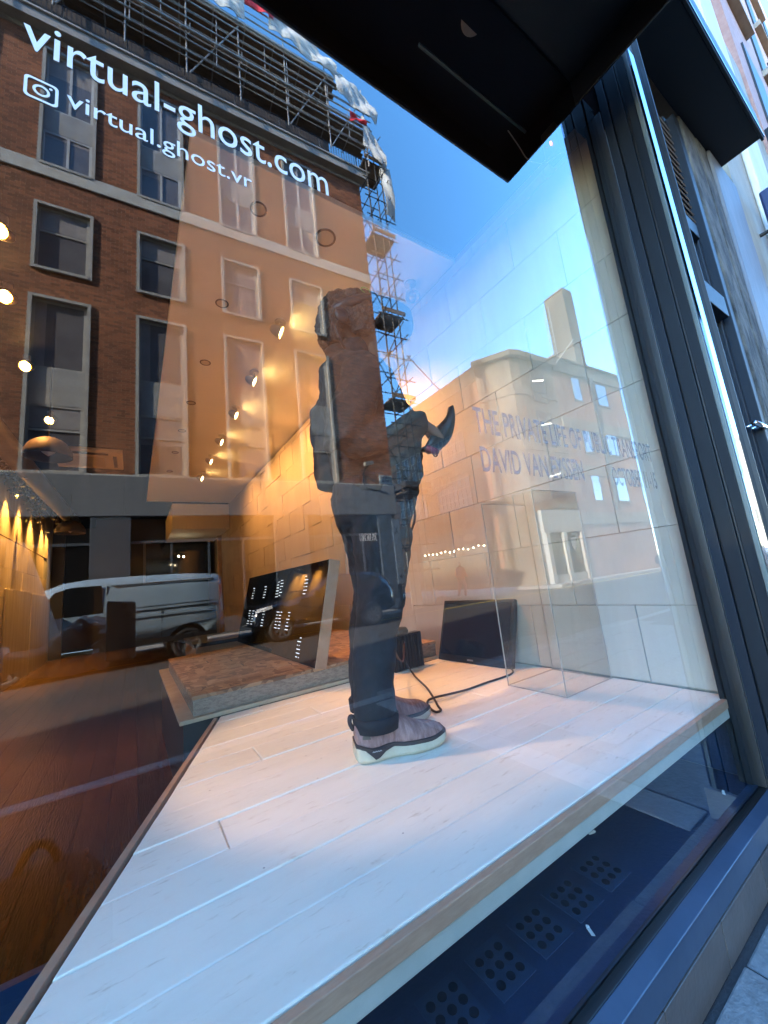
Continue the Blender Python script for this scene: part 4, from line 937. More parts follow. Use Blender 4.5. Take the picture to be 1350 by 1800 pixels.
for k in range(6):
    for f_ in range(5):
        w = MB().box(9.6 + k * 2.6, 10.9 + k * 2.6, -.09, -.061, 4.2 + f_ * 3.8, 6.6 + f_ * 3.8).build('window', seal, bkh); MB().box(9.56 + k * 2.6, 10.94 + k * 2.6, -.2, -.062, 4.02 + f_ * 3.8, 4.18 + f_ * 3.8).build('sill', cream, bkh)
MB().box(8.62, 40, -.24, -.061, 7.4, 7.7).build('cornice', blk, bkh)
MB().box(8.62, 40, -.2, -.061, 3.3, 3.7).build('fascia', mat('red_sign', (.45, .02, .02), .4), bkh)
ps = thing('projecting_sign', 'navy and cream projecting shop sign on the house front at the right edge', 'sign', (5.6, -.2, 4.2))
MB().box(5.55, 5.62, -.30, -.10, 3.75, 4.75).build('board', mat('sign_navy', (.012, .02, .07), .3), ps, bevel=.02, seg=3)
MB().box(5.542, 5.5495, -.29, -.21, 4.1, 4.65).build('flat_panel', mat('sign_cream', (.55, .52, .45), .4), ps, bevel=.002)
for z in (3.9, 4.3): MB().cyl((5.58, -.10, z), (5.58, -.018, z), .02, n=10).build('bracket', seal, ps)
# the shop's own house above the window
up_h = thing('shop_house', 'upper storeys of the house over the shop, above the canopy', 'building', (0, 2, 8))
MB().box(-2.09, 2.165, .0, .5, 3.72, 4.868).build('signboard', FRONT, up_h)
brown = mat('brown_brick', (.16, .11, .08), .8, (.22, .15, .11), 10, bump=.3)
MB().box(-25, 4.6, .0, 10, 4.87, 25).build('wall', brown, up_h)
for k in range(5):
    for f_ in range(5):
        w = MB().box(-12.5 + k * 3.1, -11.1 + k * 3.1, -.04, -.001, 5.4 + f_ * 3.5, 7.6 + f_ * 3.5).build('window', seal, up_h)
MB().box(-25, -2.1, .0, 10, 0, 4.869).build('ground_floor', brown, up_h)

# ------------------------------------------------------------------ the brick block across the street (mirrored in the pane)
CR = Vector((8.954, -12.0, 0)); DS = Vector((.99884, .04816, 0)); NO = Vector((-.04816, .99884, 0))
MW = Matrix(((DS.x, NO.x, 0, CR.x), (DS.y, NO.y, 0, CR.y), (0, 0, 1, 0), (0, 0, 0, 1)))     # local: s along the street from the corner, o out towards the street, z up
bb = thing('brick_office_block', 'large orange brown brick office block with stone bands, mirrored in the shop window', 'building', tuple(CR))
def BM(): return MB(MW)
stone = mat('portland_stone', (.36, .37, .35), .75, (.48, .49, .46), 2.5, bump=.2, bscale=20)
trim = mat('pale_trim', (.29, .29, .27), .6, (.37, .37, .345), 4)
spand = mat('grey_spandrel', (.24, .25, .25), .6, (.32, .33, .33), 2)
mort = mat('mortar', (.30, .24, .19), .9)
brick_m = island_tint(mat('orange_brick', (.155, .057, .026), .8, (.285, .112, .050), .35, bump=.25, bscale=60, detail=9., mixlo=.3, mixhi=.6), .34)
SL = -17.2
BM().box(SL, 0, -9, -.115, 0, 20.2).build('core', mort, bb)
cols = [(-16.66, -15.4), (-14.06, -12.8), (-11.46, -10.2), (-8.87, -7.62), (-6.27, -5.06), (-3.72, -2.50)]
panels = [(4.93, 10.13), (11.15, 13.28), (14.83, 19.25)]
q = BM()
def wallbox(s0, s1, z0, z1): q.box(s0, s1, -.1145, -.012, z0, z1)
zs_ = [4.9] + [v for p in panels for v in p] + [19.7]
for i in range(len(zs_) - 1):
    z0, z1 = zs_[i], zs_[i + 1]
    if (z0, z1) in panels:
        e_ = SL
        for a, b_ in cols: wallbox(e_, a, z0, z1); e_ = b_
        wallbox(e_, 0, z0, z1)
    else: wallbox(SL, 0, z0, z1)
q.build('mortar_bed', mort, bb)
# bricks, laid course by course round the openings
bv, bf = [], []
PIT, BL = .0755, .2265
rb = random.Random(11)
z = 4.905; cidx = 0
while z < 19.68:
    if not (14.27 < z < 14.80):
        op = [c for c in cols] if any(p0 - .09 < z + .03 < p1 + .09 for p0, p1 in panels) else []
        edges = SL; segs = []
        for a, b_ in op: segs.append((edges, a - .09)); edges = b_ + .09
        segs.append((edges, 0.0))
        for a, b_ in segs:
            s = a - (BL / 2 if cidx % 2 else 0)
            while s < b_ - .02:
                s0, s1 = max(s, a), min(s + BL - .011, b_)
                if s1 - s0 > .03:
                    o_ = rb.uniform(-.002, .003); k = len(bv); z1 = z + PIT - .011
                    for (ss, oo, zz) in ((s0, -.0115, z), (s1, -.0115, z), (s1, -.0115, z1), (s0, -.0115, z1), (s0, o_, z), (s1, o_, z), (s1, o_, z1), (s0, o_, z1)): bv.append(MW @ Vector((ss, oo, zz)))
                    bf += [(k + 4, k + 5, k + 6, k + 7), (k, k + 1, k + 5, k + 4), (k + 1, k + 2, k + 6, k + 5), (k + 2, k + 3, k + 7, k + 6), (k + 3, k, k + 4, k + 7)]
                s += BL
    z += PIT; cidx += 1
me = bpy.data.meshes.new('brick'); me.from_pydata(bv, [], bf); me.update(); me.materials.append(brick_m)
o = bpy.data.objects.new('brick', me); C.objects.link(o); adopt(o, bb); tag(o, kind='stuff')
BM().box(SL, .03, -.1, .05, 14.33, 14.80).build('stone_band', stone, bb, bevel=.01)
# side of the block round the corner
BM().box(.0005, .012, -9, -.013, 4.9, 19.7).build('side_wall', brick_m, bb)
# windows
pane_d = mat('office_glass', (.10, .10, .115), .04, (.14, .14, .155), 1.2)
blind = mat('grey_blind', (.20, .19, .195), .7, (.27, .26, .26), 3)
wfr = mat('white_frame', (.42, .44, .45), .4)
rw_ = random.Random(21)
def window(s0, s1, z0, z1, style):
    w = BM(); w.box(s0, s1, -.10, -.06, z0, z0 + .05); w.box(s0, s1, -.10, -.06, z1 - .07, z1); w.box(s0, s0 + .05, -.10, -.06, z0 + .05, z1 - .07); w.box(s1 - .09, s1, -.10, -.06, z0 + .05, z1 - .07)
    if style == 'casement': m_ = (s0 + s1) / 2; w.box(m_ - .035, m_ + .035, -.10, -.055, z0 + .05, z1 - .07)
    if style == 'sash': w.box(s0 + .05, s1 - .09, -.10, -.058, z0 + (z1 - z0) * .60, z0 + (z1 - z0) * .63)
    f_ = w.build('window', wfr if style == 'casement' else trim, bb)
    p = BM(); p.box(s0 + .05, s1 - .09, -.095, -.088, z0 + .05, z1 - .07); p.build('pane', pane_d, f_)
    if style == 'casement' and rw_.random() < .6:
        zb = z0 + (z1 - z0) * rw_.uniform(.45, .85); h_ = rw_.random() < .5; p = BM(); p.box(s0 + .05, (s0 + s1) / 2 - .036 if h_ else s1 - .09, -.0875, -.084, zb, z1 - .07); p.build('blind', blind, f_)
    if style == 'plain' and rw_.random() < .7:
        p = BM(); p.box(s0 + .05, s0 + .05 + rw_.uniform(.12, .3), -.0875, -.084, z0 + .05, z1 - .07); p.build('curtain', blind, f_)
    if style == 'sash':
        p = BM(); p.box(s0 + .05, s1 - .09, -.087, -.083, z0 + (z1 - z0) * rw_.choice((.65, .65, .5, .8)), z1 - .07); p.build('blind', blind, f_)
for a, b_ in cols:
    for z0, z1 in panels:
        s = BM(); s.box(a - .09, a - .001, -.11, .055, z0 - .09, z1 + .09); s.box(b_ + .001, b_ + .09, -.11, .055, z0 - .09, z1 + .09); s.box(a, b_, -.11, .055, z1 + .002, z1 + .09); s.box(a, b_, -.11, .07, z0 - .09, z0 - .002)
        s.build('window_surround', trim, bb)
    window(a, b_, 7.98, 10.12, 'plain'); window(a, b_, 4.94, 6.88, 'sash'); window(a, b_, 11.16, 13.27, 'sash'); window(a, b_, 14.84, 16.15, 'casement'); window(a, b_, 17.02, 19.24, 'casement')
    BM().box(a, b_, -.1, -.05, 6.882, 7.978).build('spandrel', spand, bb); BM().box(a, b_, -.1, -.05, 16.152, 17.018).build('spandrel', spand, bb)
# cornice, railing
c_ = BM(); c_.box(SL, .04, -.1, .04, 19.69, 19.86); c_.build('frieze', trim, bb, bevel=.008)
c_ = BM(); c_.box(SL, .34, -.1, .34, 19.861, 20.22); c_.build('cornice', trim, bb, bevel=.012)
c_ = BM(); c_.box(SL, .40, -.1, .40, 20.221, 20.31); c_.build('cornice_cap', stone, bb, bevel=.015)
r_o = BM(); s = SL
while s < .2: r_o.box(s - .012, s + .012, .24, .264, 20.311, 21.05); s += .13
r_o.build('roof_railing', mat('railing_black', (.012, .012, .014), .5), bb)
r_o = BM(); r_o.box(SL, .28, .235, .27, 21.051, 21.09); r_o.box(SL, .28, .235, .27, 20.42, 20.45); r_o.build('railing_rail', MATS['railing_black'], bb)
BM().box(SL, -.8, -8, -1.2, 20.2, 24.2).build('roof_storey', mat('roof_slate', (.05, .042, .036), .7, (.08, .065, .055), 4), bb)
# ground floor fascia and shopfronts
fas = mat('fascia_grey', (.13, .145, .16), .45, (.17, .185, .20), 2.2, bump=.06, bscale=8, stretch=(1, 1, .12))
for s0, s1 in ((SL, -12.4), (-12.395, -9.2), (-9.195, -4.4), (-4.395, -.02)): BM().box(s0, s1, -.1, .12, 3.66, 4.84).build('fascia_panel', fas, bb, bevel=.006)
BM().box(SL, .0, -.1, .06, 4.842, 4.9).build('stone_band', stone, bb)
for a, b_ in ((-17.2, -16.4), (-14.6, -13.4), (-9.98, -9.05), (-4.97, -3.78), (-.9, -.3)): BM().box(a, b_, -.1, .1, 0, 3.655).build('pier', mat('blue_pier', (.05, .066, .085), .45, (.07, .085, .105), 2), bb, bevel=.006)
shopdark = mat('shop_interior_dark', (.006, .007, .008), .15)
for a, b_ in ((-16.4, -14.6), (-13.4, -9.98), (-9.05, -4.97), (-3.78, -.9)):
    BM().box(a, b_, -.1, -.03, .5, 3.65).build('shop_pane', shopdark, bb); BM().box(a, b_, -.1, .05, 0, .5).build('shop_plinth', MATS['blue_pier'], bb)
    BM().box(a, b_, -.03, .02, 2.86, 2.94).build('shop_transom', MATS['blue_pier'], bb)
    for k in range(1, 4): BM().box(a + (b_ - a) * k / 4 - .03, a + (b_ - a) * k / 4 + .03, -.029, .02, .5, 2.86).build('shop_mullion', MATS['blue_pier'], bb)
# small shop lettering, pole banner and board sign: they read the right way round in the street, mirrored here
def wall_face(s, z, o_): return MW @ Matrix(((-1, 0, 0, s), (0, 0, 1, o_), (0, 1, 0, z), (0, 0, 0, 1)))
q = BM(); rg = random.Random(5)
for k in range(10):                                              # worn white window letters, too blurred in the photo to read
    s0 = -1.74 + k * .076; q.box(s0, s0 + .018, .0201, .024, 2.64, 2.92)
    if k % 2: q.box(s0 + .018, s0 + .05, .0201, .024, 2.90, 2.92)
    if k % 3 == 0: q.box(s0 + .018, s0 + .05, .0201, .024, 2.64, 2.66)
    if k % 3: q.box(s0 + .045, s0 + .06, .0201, .024, 2.66, 2.90)
q.build('shop_lettering', film, bb)
bn = thing('pole_banner', 'tall pale banner with two black emblems on the corner of the brick block', 'banner', tuple(MW @ Vector((-.15, .15, 0))), None)
BM().box(-.33, .02, .125, .16, .88, 3.45).build('board', mat('banner_grey', (.11, .15, .20), .35, (.14, .18, .23), 2), bn, bevel=.01)
em = BM()
for sg in (-1, 1):
    for k in range(8):
        u0, u1 = k / 8, (k + 1) / 8
        f_ = lambda u, e: (-.155 + sg * (.1 - .17 * math.sin(u * math.pi) * .5 - e * .5), .1612, 3.0 + (u - .5) * .30)
        em.add([f_(u0, .0), f_(u1, .0), f_(u1, .055), f_(u0, .055)], [(0, 1, 2, 3)])
em.build('emblem', seal, bn, fix=False)
em = BM(); sp_ = []
for k in range(10):
    r0 = .11 if k % 2 == 0 else .045; a = R(90 + 36 * k); sp_.append((-.155 + r0 * math.cos(a), .1612, 1.15 + r0 * math.sin(a)))
em.add(sp_, [tuple(range(10))]); em.build('emblem', seal, bn, fix=False)
for k in range(5): e_ = BM(); e_.box(-.26, -.05 - .03 * (k % 2), .1601, .1612, 2.02 - k * .12, 2.035 - k * .12); e_.build('small_print', spand, bn)
bs = thing('board_sign', 'small pale blue board sign with dark lettering low on the brick corner', 'sign', tuple(MW @ Vector((-.3, .05, 5))))
BM().box(-.62, -.02, .004, .04, 4.93, 5.30).build('board', mat('sign_pale', (.33, .40, .44), .5), bs, bevel=.006)
q = BM()
for row, (z, n_) in enumerate(((5.15, 10), (5.01, 7))):
    for k in range(n_):
        s0 = -.56 + k * .05 + row * .06; q.box(s0, s0 + .014, .0401, .0415, z, z + .09); q.box(s0 + .014, s0 + .036, .0401, .0415, z + (.076 if k % 2 else 0), z + (.09 if k % 2 else .014)); q.box(s0 + .028, s0 + .04, .0401, .0415, z + .02, z + .075)
q.build('lettering', sillm, bs)
cv = thing('security_camera', 'white security camera on a bracket low on the brick wall near the corner', 'security camera', tuple(MW @ Vector((-1.3, .1, 5.4))))
BM().bar((-1.0, .3, 5.72), (-1.42, .36, 5.60), .14, .14).build('housing', trim, cv, bevel=.02); BM().tube([(-1.35, .0, 5.25), (-1.35, .25, 5.45), (-1.2, .3, 5.6)], .03).build('bracket', seal, cv)
BM().tube([(-1.35, .03, 5.25), (-1.35, .03, 4.95), (-1.3, .14, 4.7), (-.4, .14, 4.55)], .02).build('conduit', seal, cv)

# scaffolding over the roof and down the corner
tubem = mat('scaffold_tube', (.30, .29, .27), .4, (.40, .38, .34), 8, metal=.6)
board = island_tint(mat('scaffold_board', (.15, .10, .065), .8, (.24, .17, .11), 6, stretch=(.3, 2, 1)), .25)
sheet = mat('white_sheet', (.40, .42, .41), .6, (.58, .59, .57), 2.5, bump=.8, bscale=7, bdist=.05)
sf = thing('roof_scaffolding', 'steel scaffolding with timber decks and white sheeting over the roof of the brick block', 'scaffolding', tuple(MW @ Vector((-8, .3, 20.3))))
for s in [(-17 + 1.92 * k) for k in range(10)]:
    for o_, top in ((.62, 26.0), (-.5, 26.4)):
        BM().cyl((s, o_, 20.32), (s, o_, top - max(0, s + 3) * .35), .030, n=8).build('standard', tubem, sf)
for z, o_ in ((21.35, .67), (21.9, .67), (22.45, .67), (23.0, .67), (23.9, .67), (24.4, .67), (24.9, .67), (25.7, .67), (22.4, -.5), (24.3, -.5)):
    e_ = .6 if z < 24 else -1.2 if z < 25.5 else -3.5
    BM().cyl((SL, o_, z), (e_, o_, z), .032 if z not in (22.45, 24.4) else .06, n=8).build('ledger', tubem, sf)
for z, e_ in ((22.3, .6), (24.25, -1.0)):
    for k in range(5): BM().box(SL, e_ - .15 * (k % 2), -.5 + k * .235, -.5 + k * .235 + .225, z - .06, z - .02).build('deck_board', board, sf)
    s = SL
    while s < e_: BM().cyl((s, -.6, z - .1), (s, .85, z - .1), .028, n=6).build('transom', tubem, sf); s += 1.2
for z, o_ in ((21.0, .7), (21.6, .58), (22.15, .7), (22.75, .6), (23.3, .7), (23.6, .58), (24.15, .72), (24.65, .6), (25.2, .7), (21.4, -.5), (23.2, -.5)):
    BM().cyl((SL, o_, z), ((.6 if z < 24 else -1.2), o_, z), .022, n=6).build('guard_rail', tubem, sf)
for s in [(-16.8 + .95 * k) for k in range(18)]: BM().cyl((s, .66, 21.3 + (.9 if int(s * 7) % 2 else 0)), (s + .05, .62, 22.9 + (1.2 if int(s * 5) % 3 else 0)), .02, n=6).build('putlog', tubem, sf)
for s in (-15, -11.2, -7.3, -3.5, -1.6): BM().cyl((s, .64, 20.4), (s + 1.9, .64, 24.3), .026, n=6).build('brace', tubem, sf)
def drape(s0, s1, ztop, zbot, o_, name='sheeting', mt=None, par=None, seed=0):
    rn = random.Random(seed); q = BM(); n = max(10, int(abs(s1 - s0) * 9)); m2 = 9; vs = []; fs = []
    ph = [rn.uniform(0, 6.3) for _ in range(6)]
    for side in (0, .02):
        for i in range(n + 1):
            u = i / n; L = u * abs(s1 - s0)
            sg = .05 * math.sin(L * 2.9 + ph[0]) + .035 * math.sin(L * 7.3 + ph[1]) + .02 * math.sin(L * 17 + ph[2])
            for j in range(m2):
                v = j / (m2 - 1); f1 = .07 * math.sin(L * 4.1 + v * 4 + ph[3]) + .035 * math.sin(L * 10 - v * 7 + ph[4]) + .02 * math.sin(v * 16 + L * 5 + ph[5])
                zt = ztop(u) if callable(ztop) else ztop; zb = zbot(u) if callable(zbot) else zbot
                vs.append((s0 + (s1 - s0) * u, o_ - side + f1 + .12 * v * math.sin(v * 3), zt * (1 - v) + zb * v + sg * (.25 + .9 * v)))
    m_ = (n + 1) * m2
    for b0 in (0, m_):
        for i in range(n):
            for j in range(m2 - 1): fs.append((b0 + i * m2 + j, b0 + (i + 1) * m2 + j, b0 + (i + 1) * m2 + j + 1, b0 + i * m2 + j + 1))
    q.add(vs, fs); return q.build(name, mt or sheet, par or sf, smooth=True)
drape(-9.5, -5.2, 26.6, 24.6, .75, seed=1); drape(-4.2, -1.1, lambda u: 26.2 - .9 * u, lambda u: 25.0 - .6 * u, .78, seed=2); drape(-1.2, .9, lambda u: 25.0 - 1.0 * u, lambda u: 23.6 - .7 * u, .8, seed=3); drape(.0, 1.1, lambda u: 22.8 - 1.2 * u, lambda u: 21.2 - 1.0 * u, .8, seed=4)
drape(-5.3, -4.0, lambda u: 26.4 - .3 * u, lambda u: 25.6 - .3 * u, .84, 'red_sheeting', mat('red_sheet', (.55, .02, .03), .6), seed=5); drape(-.6, .2, 22.7, 22.3, .82, 'red_sheeting', MATS['red_sheet'], seed=6)
st = thing('scaffold_tower', 'narrow steel scaffold tower with timber decks at the corner of the brick block', 'scaffolding', tuple(MW @ Vector((.8, 0, 0))))
dtube = mat('shaded_tube', (.035, .033, .03), .5, (.06, .055, .05), 8, metal=.3)  # tube colour darkened, as if shaded against the bright sky
for s, o_ in ((.15, .55), (0.95, .55), (.15, -.6), (0.95, -.6), (.62, .55)): BM().cyl((s, o_, 0), (s, o_, 21.3 + (s > 1) * .8), .028, n=8).build('standard', dtube, st)
for k in range(20):
    z = 1.3 + k * 1.02
    for o_ in (.58, -.63): BM().cyl((-.1, o_, z), (1.45, o_, z), .024, n=6).build('ledger', dtube, st)
    for s in (.15, 1.13): BM().cyl((s, -.9, z + .06), (s, .85, z + .06), .024, n=6).build('transom', dtube, st)
    if k % 4 == 3:
        for j in range(4): BM().box(.08, 1.3, -.6 + j * .28, -.6 + j * .28 + .27, z + .1, z + .14).build('deck_board', board, st)
        BM().box(.08, 1.3, .59, .62, z + .14, z + .34).build('toe_board', board, st)
    if k % 2: BM().cyl((.1, .6, z), (1.15, .6, z + 1.9), .023, n=6).build('brace', dtube, st)
    elif k % 4 == 0: BM().cyl((1.15, -.6, z), (.15, -.6, z + 1.9), .023, n=6).build('brace', dtube, st)
drape(.9, 1.45, 20.8, 17.8, .62, 'netting', mat('pale_net', (.55, .58, .57), .8), st, seed=8)
BM().box(.05, 1.35, -1.0, .85, 4.6, 4.85).build('gantry', mat('gantry_dark', (.03, .03, .035), .6), st, bevel=.01)

# ------------------------------------------------------------------ the corner building further along
b2 = thing('corner_building', 'stone and brick corner building with a rounded bay and tall brick chimney', 'building', (18, -13, 0))
def brickwall(name, c1, c2, c3, bw=.23, rh=.077, mo=.008):
    M = bpy.data.materials.new(name); M.use_nodes = True; nt = M.node_tree; b = nt.nodes['Principled BSDF']; b.inputs['Roughness'].default_value = .8
    tc = nt.nodes.new('ShaderNodeTexCoord'); mp = nt.nodes.new('ShaderNodeMapping'); mp.inputs['Rotation'].default_value = (R(90), 0, 0)
    sx = nt.nodes.new('ShaderNodeSeparateXYZ'); cb = nt.nodes.new('ShaderNodeCombineXYZ'); ad = nt.nodes.new('ShaderNodeMath'); ad.operation = 'ADD'
    nt.links.new(tc.outputs['Object'], sx.inputs[0]); nt.links.new(sx.outputs[0], ad.inputs[0]); nt.links.new(sx.outputs[1], ad.inputs[1]); nt.links.new(ad.outputs[0], cb.inputs[0]); nt.links.new(sx.outputs[2], cb.inputs[1])
    t = nt.nodes.new('ShaderNodeTexBrick'); t.inputs['Scale'].default_value = 1; t.inputs['Brick Width'].default_value = bw; t.inputs['Row Height'].default_value = rh; t.inputs['Mortar Size'].default_value = mo
    t.inputs['Color1'].default_value = (*c1, 1); t.inputs['Color2'].default_value = (*c2, 1); t.inputs['Mortar'].default_value = (*c3, 1)
    nt.links.new(cb.outputs[0], t.inputs[0])
    n = nt.nodes.new('ShaderNodeTexNoise'); n.inputs['Scale'].default_value = .5; n.inputs['Detail'].default_value = 9; nt.links.new(tc.outputs['Object'], n.inputs[0])
    r = nt.nodes.new('ShaderNodeValToRGB'); r.color_ramp.elements[0].position = .3; r.color_ramp.elements[0].color = (.55, .52, .5, 1); r.color_ramp.elements[1].position = .6; nt.links.new(n.outputs[0], r.inputs[0])
    mx = nt.nodes.new('ShaderNodeMix'); mx.data_type = 'RGBA'; mx.blend_type = 'MULTIPLY'; mx.inputs[0].default_value = 1; nt.links.new(t.outputs[0], mx.inputs[6]); nt.links.new(r.outputs[0], mx.inputs[7])
    nt.links.new(mx.outputs[2], b.inputs['Base Color']); MATS[name] = M; return M
st2 = brickwall('corner_stone', (.14, .118, .088), (.20, .172, .13), (.085, .072, .055), .95, .42, .014)
bk2 = brickwall('corner_brick', (.24, .095, .045), (.30, .125, .06), (.26, .2, .15)); bkc = brickwall('chimney_brick', (.075, .052, .026), (.11, .078, .04), (.10, .083, .06))
def ext(poly, z0, z1, mb=None):
    mb = mb or MB(); n = len(poly)
    return mb.add([(x, y, z0) for x, y in poly] + [(x, y, z1) for x, y in poly], [tuple(range(n)), tuple(range(2 * n - 1, n - 1, -1))] + [(i, (i + 1) % n, (i + 1) % n + n, i + n) for i in range(n)])
bay = [(16.72, -13.4), (17.75, -11.75), (18.3, -11.57), (21.33, -11.41), (21.33, -14), (18, -14)]
ext(bay, 0, 12.75).build('stone_bay', st2, b2)
ext([(16.72 - .25, -13.4), (17.6, -11.5), (18.2, -11.3), (21.4, -11.15), (21.4, -14), (18, -14)], 12.75, 13.1).build('bay_cornice', st2, b2, bevel=.03)
for k, z in enumerate((3.9, 7.2, 10.5)): ext([(x + (-.06 if x < 17 else 0), y + .07) for x, y in bay], z, z + .22).build('string_course', st2, b2)
sl_ = MB(); sl_.box(16.78, 16.9, -30, -13.4, 0, 12.5); sl_.build('side_wall', bk2, b2)
for z0, z1 in ((12.0, 12.9), (9.6, 10.3), (6.9, 7.5), (3.9, 4.6)): MB().box(16.68, 16.779, -30, -13.42, z0, z1).build('stone_band', st2, b2)
for z0 in (4.75, 7.65):
    for k in range(3):
        y = -15.0 - k * 4.2; w = MB(); w.box(16.70, 16.775, y - 3.0, y, z0, z0 + 1.9); wn = w.build('window', mat('corner_glass', (.03, .032, .036), .06), b2)
        q = MB()
        for j in range(9): q.box(16.665, 16.699, y - 3.0 + j * .37, y - 3.0 + j * .37 + .05, z0, z0 + 1.9)
        for j in range(4): q.box(16.66, 16.698, y - 3.0, y + .05, z0 + j * .62, z0 + j * .62 + .05)
        q.build('glazing_bar', trim, wn)
FB = Matrix(((DS.x, NO.x, 0, 21.334), (DS.y, NO.y, 0, -11.403), (0, 0, 1, 0), (0, 0, 0, 1)))
def FM(): return MB(FB)
FM().box(.0, 14, -3, 0, 0, 13.0).build('front_wall', bk2, b2)
for z0, z1, o_ in ((12.55, 13.35, .12), (8.85, 9.55, .08), (5.95, 6.6, .08), (3.0, 3.7, .1)): FM().box(.001, 14, 0.001, o_, z0, z1).build('stone_band', st2, b2, bevel=.01)
cgl = mat('bright_glass', (.04, .045, .05), .02, spec=1.0)
cg = glass_mat('mirror_pane', 4.5)
for col_, (a, b_) in enumerate(((1.75, 2.6), (4.35, 5.55), (7.4, 8.6), (10.2, 11.4))):
    for z0, z1 in ((10.9, 12.45), (7.45, 9.3), (4.4, 6.2)):
        FM().box(a - .02, b_ + .02, .0005, .012, z0 - .02, z1 + .02).build('window_shadow_gap', seal, b2)
        wn = FM().box(a, b_, .0125, .03, z0, z1).build('window', mat('grey_steel_frame', (.06, .07, .08), .4), b2)
        nx = 1 if col_ == 0 else 3
        for i in range(nx):
            for j in range(3): FM().box(a + .05 + (b_ - a - .07) * i / nx, a + .02 + (b_ - a - .07) * (i + 1) / nx, .031, .035, z0 + .05 + (z1 - z0 - .07) * j / 3, z0 + .02 + (z1 - z0 - .07) * (j + 1) / 3).build('pane', mat('sky_glass', (.25, .28, .3), .03, metal=.85), wn)
        FM().box(a - .06, b_ + .06, .001, .09, z0 - .09, z0 - .001).build('sill', st2, b2)
gt_ = FM(); gt_.box(3.5, 3.62, .13, .25, 3.8, 12.5); gt_.box(3.38, 3.74, .1, .28, 12.2, 12.54); gt_.build('drainpipe', seal, b2)
FM().box(0, 14, -.3, .25, 13.36, 13.5).build('coping', st2, b2, bevel=.02)
for z0, z1 in ((10.2, 12.2), (7.5, 9.6), (4.5, 6.8)):
    w = MB(); w.box(19.1, 20.3, -11.52, -11.42, z0, z1); w = w.build('bay_window', mat('corner_glass', (.03, .032, .036), .06), b2)
    q = MB(); q.box(19.05, 19.1, -11.5, -11.39, z0, z1); q.box(20.3, 20.35, -11.5, -11.38, z0, z1); q.box(19.1, 20.3, -11.5, -11.39, z0 + .5, z0 + .56); q.build('frame', seal, w)
    q = MB(); q.bar((19.15, -11.40, z0 + 1.2), (20.2, -11.39, z0 + 1.45), .05, .05); q.build('strip_light', mat('tube_light', (1, 1, .9), .4, emit=(1, .95, .75), estr=1.2), w)
chm = [tuple((FB @ Vector((s, o_, 0)))[:2]) for s, o_ in ((7.55, -2.6), (8.85, -2.6), (8.85, -4.3), (7.55, -4.3))]
ext(chm, 12, 22.9).build('chimney', bkc, b2)
lad = MB()
for o_ in (-3.9, -4.35): lad.cyl(FB @ Vector((7.35, o_, 13)), FB @ Vector((7.35, o_, 22.0)), .035, n=6)
for k in range(20): lad.cyl(FB @ Vector((7.35, -3.9, 13 + k * .45)), FB @ Vector((7.35, -4.35, 13 + k * .45)), .025, n=6)
lad.build('ladder', tubem, b2)
fl_ = thing('flag_pole', 'thin flag pole slanting up from the roof edge of the corner building', 'flag pole', (16.6, -16, 12.9))
MB().cyl((16.7, -16.2, 12.5), (15.2, -17.5, 15.6), .04, n=8).build('pole', trim, fl_)
MB().cyl((21.6, -11.2, 13.0), (22.6, -10.4, 14.4), .035, n=8).build('pole', trim, fl_)
# ground floor of the corner building
sf2 = mat('white_shopfront', (.34, .34, .33), .5, (.40, .40, .39), 3)
MB().box(16.6, 16.67, -20.5, -14.0, 2.55, 3.5).build('cafe_fascia', mat('cafe_brown', (.12, .075, .05), .5, (.16, .10, .07), 3), b2)
ov = MB(); ov.add([(16.59, -15.6 + .5 * math.cos(R(a)), 3.0 + .22 * math.sin(R(a))) for a in range(0, 360, 20)], [tuple(range(18))]); ov.build('oval_sign', mat('oval_cream', (.45, .36, .22), .5), b2)
MB().box(16.62, 16.70, -20.5, -14.0, .3, 2.5).build('cafe_window', mat('cafe_glass', (.05, .035, .025), .1), b2)
MB().box(17.6, 21.2, -11.5, -11.3, 2.6, 3.8).build('shop_fascia', sf2, b2, bevel=.02)
for a in (17.7, 19.2, 20.9): MB().box(a, a + .3, -11.55, -11.28, 0, 2.6).build('shop_pilaster', sf2, b2, bevel=.01)
for a, b_ in ((18.02, 19.18), (19.52, 20.88)): MB().box(a, b_, -11.45, -11.42, .4, 2.58).build('shop_window', mat('shop_glass_dark', (.03, .03, .03), .08), b2); MB().box(a, b_, -11.45, -11.35, 0, .4).build('shop_riser', sf2, b2)
shd = MB(); pts = [(-.3, .4), (.3, .4), (.3, 0), (.0, -.35), (-.3, 0)]; shd.prism([(20.2 + x * .8, 1.9 + z) for x, z in pts], -11.41, -11.39); shd.build('shield_emblem', trim, b2)
for k in range(14):
    tag(MB().lathe([(0, -.05), (.05, 0), (0, .05)], (16.3 - .02 * k, -19.5 + k * .42, 2.35 + .05 * math.sin(k * 1.7)), n=8).build('fairy_light', mat('fairy_glow', (1, .8, .5), .4, emit=(1, .8, .45), estr=5), smooth=True), 'tiny warm festoon bulb strung along the cafe front', 'festoon bulb', 'festoon bulbs along the cafe front')
lt = thing('lattice_decoration', 'pale zigzag lattice light frame strung across the side street', 'street decoration', (15.5, -18, 7))
q = MB()
for k in range(8):
    a = Vector((14.2 + k * .32, -16.5, 5.4 + .14 * k)); q.cyl(a, a + Vector((.32, 0, .9 if k % 2 == 0 else -.6) ), .03, n=6) if k % 2 == 0 else q.cyl(a + Vector((0, 0, .76)), a + Vector((.32, 0, .0)), .03, n=6)
q.cyl((14.2, -16.5, 5.4), (16.7, -16.5, 6.5), .03, n=6); q.cyl((14.2, -16.5, 6.3), (16.7, -16.5, 7.3), .03, n=6); q.build('frame', trim, lt)
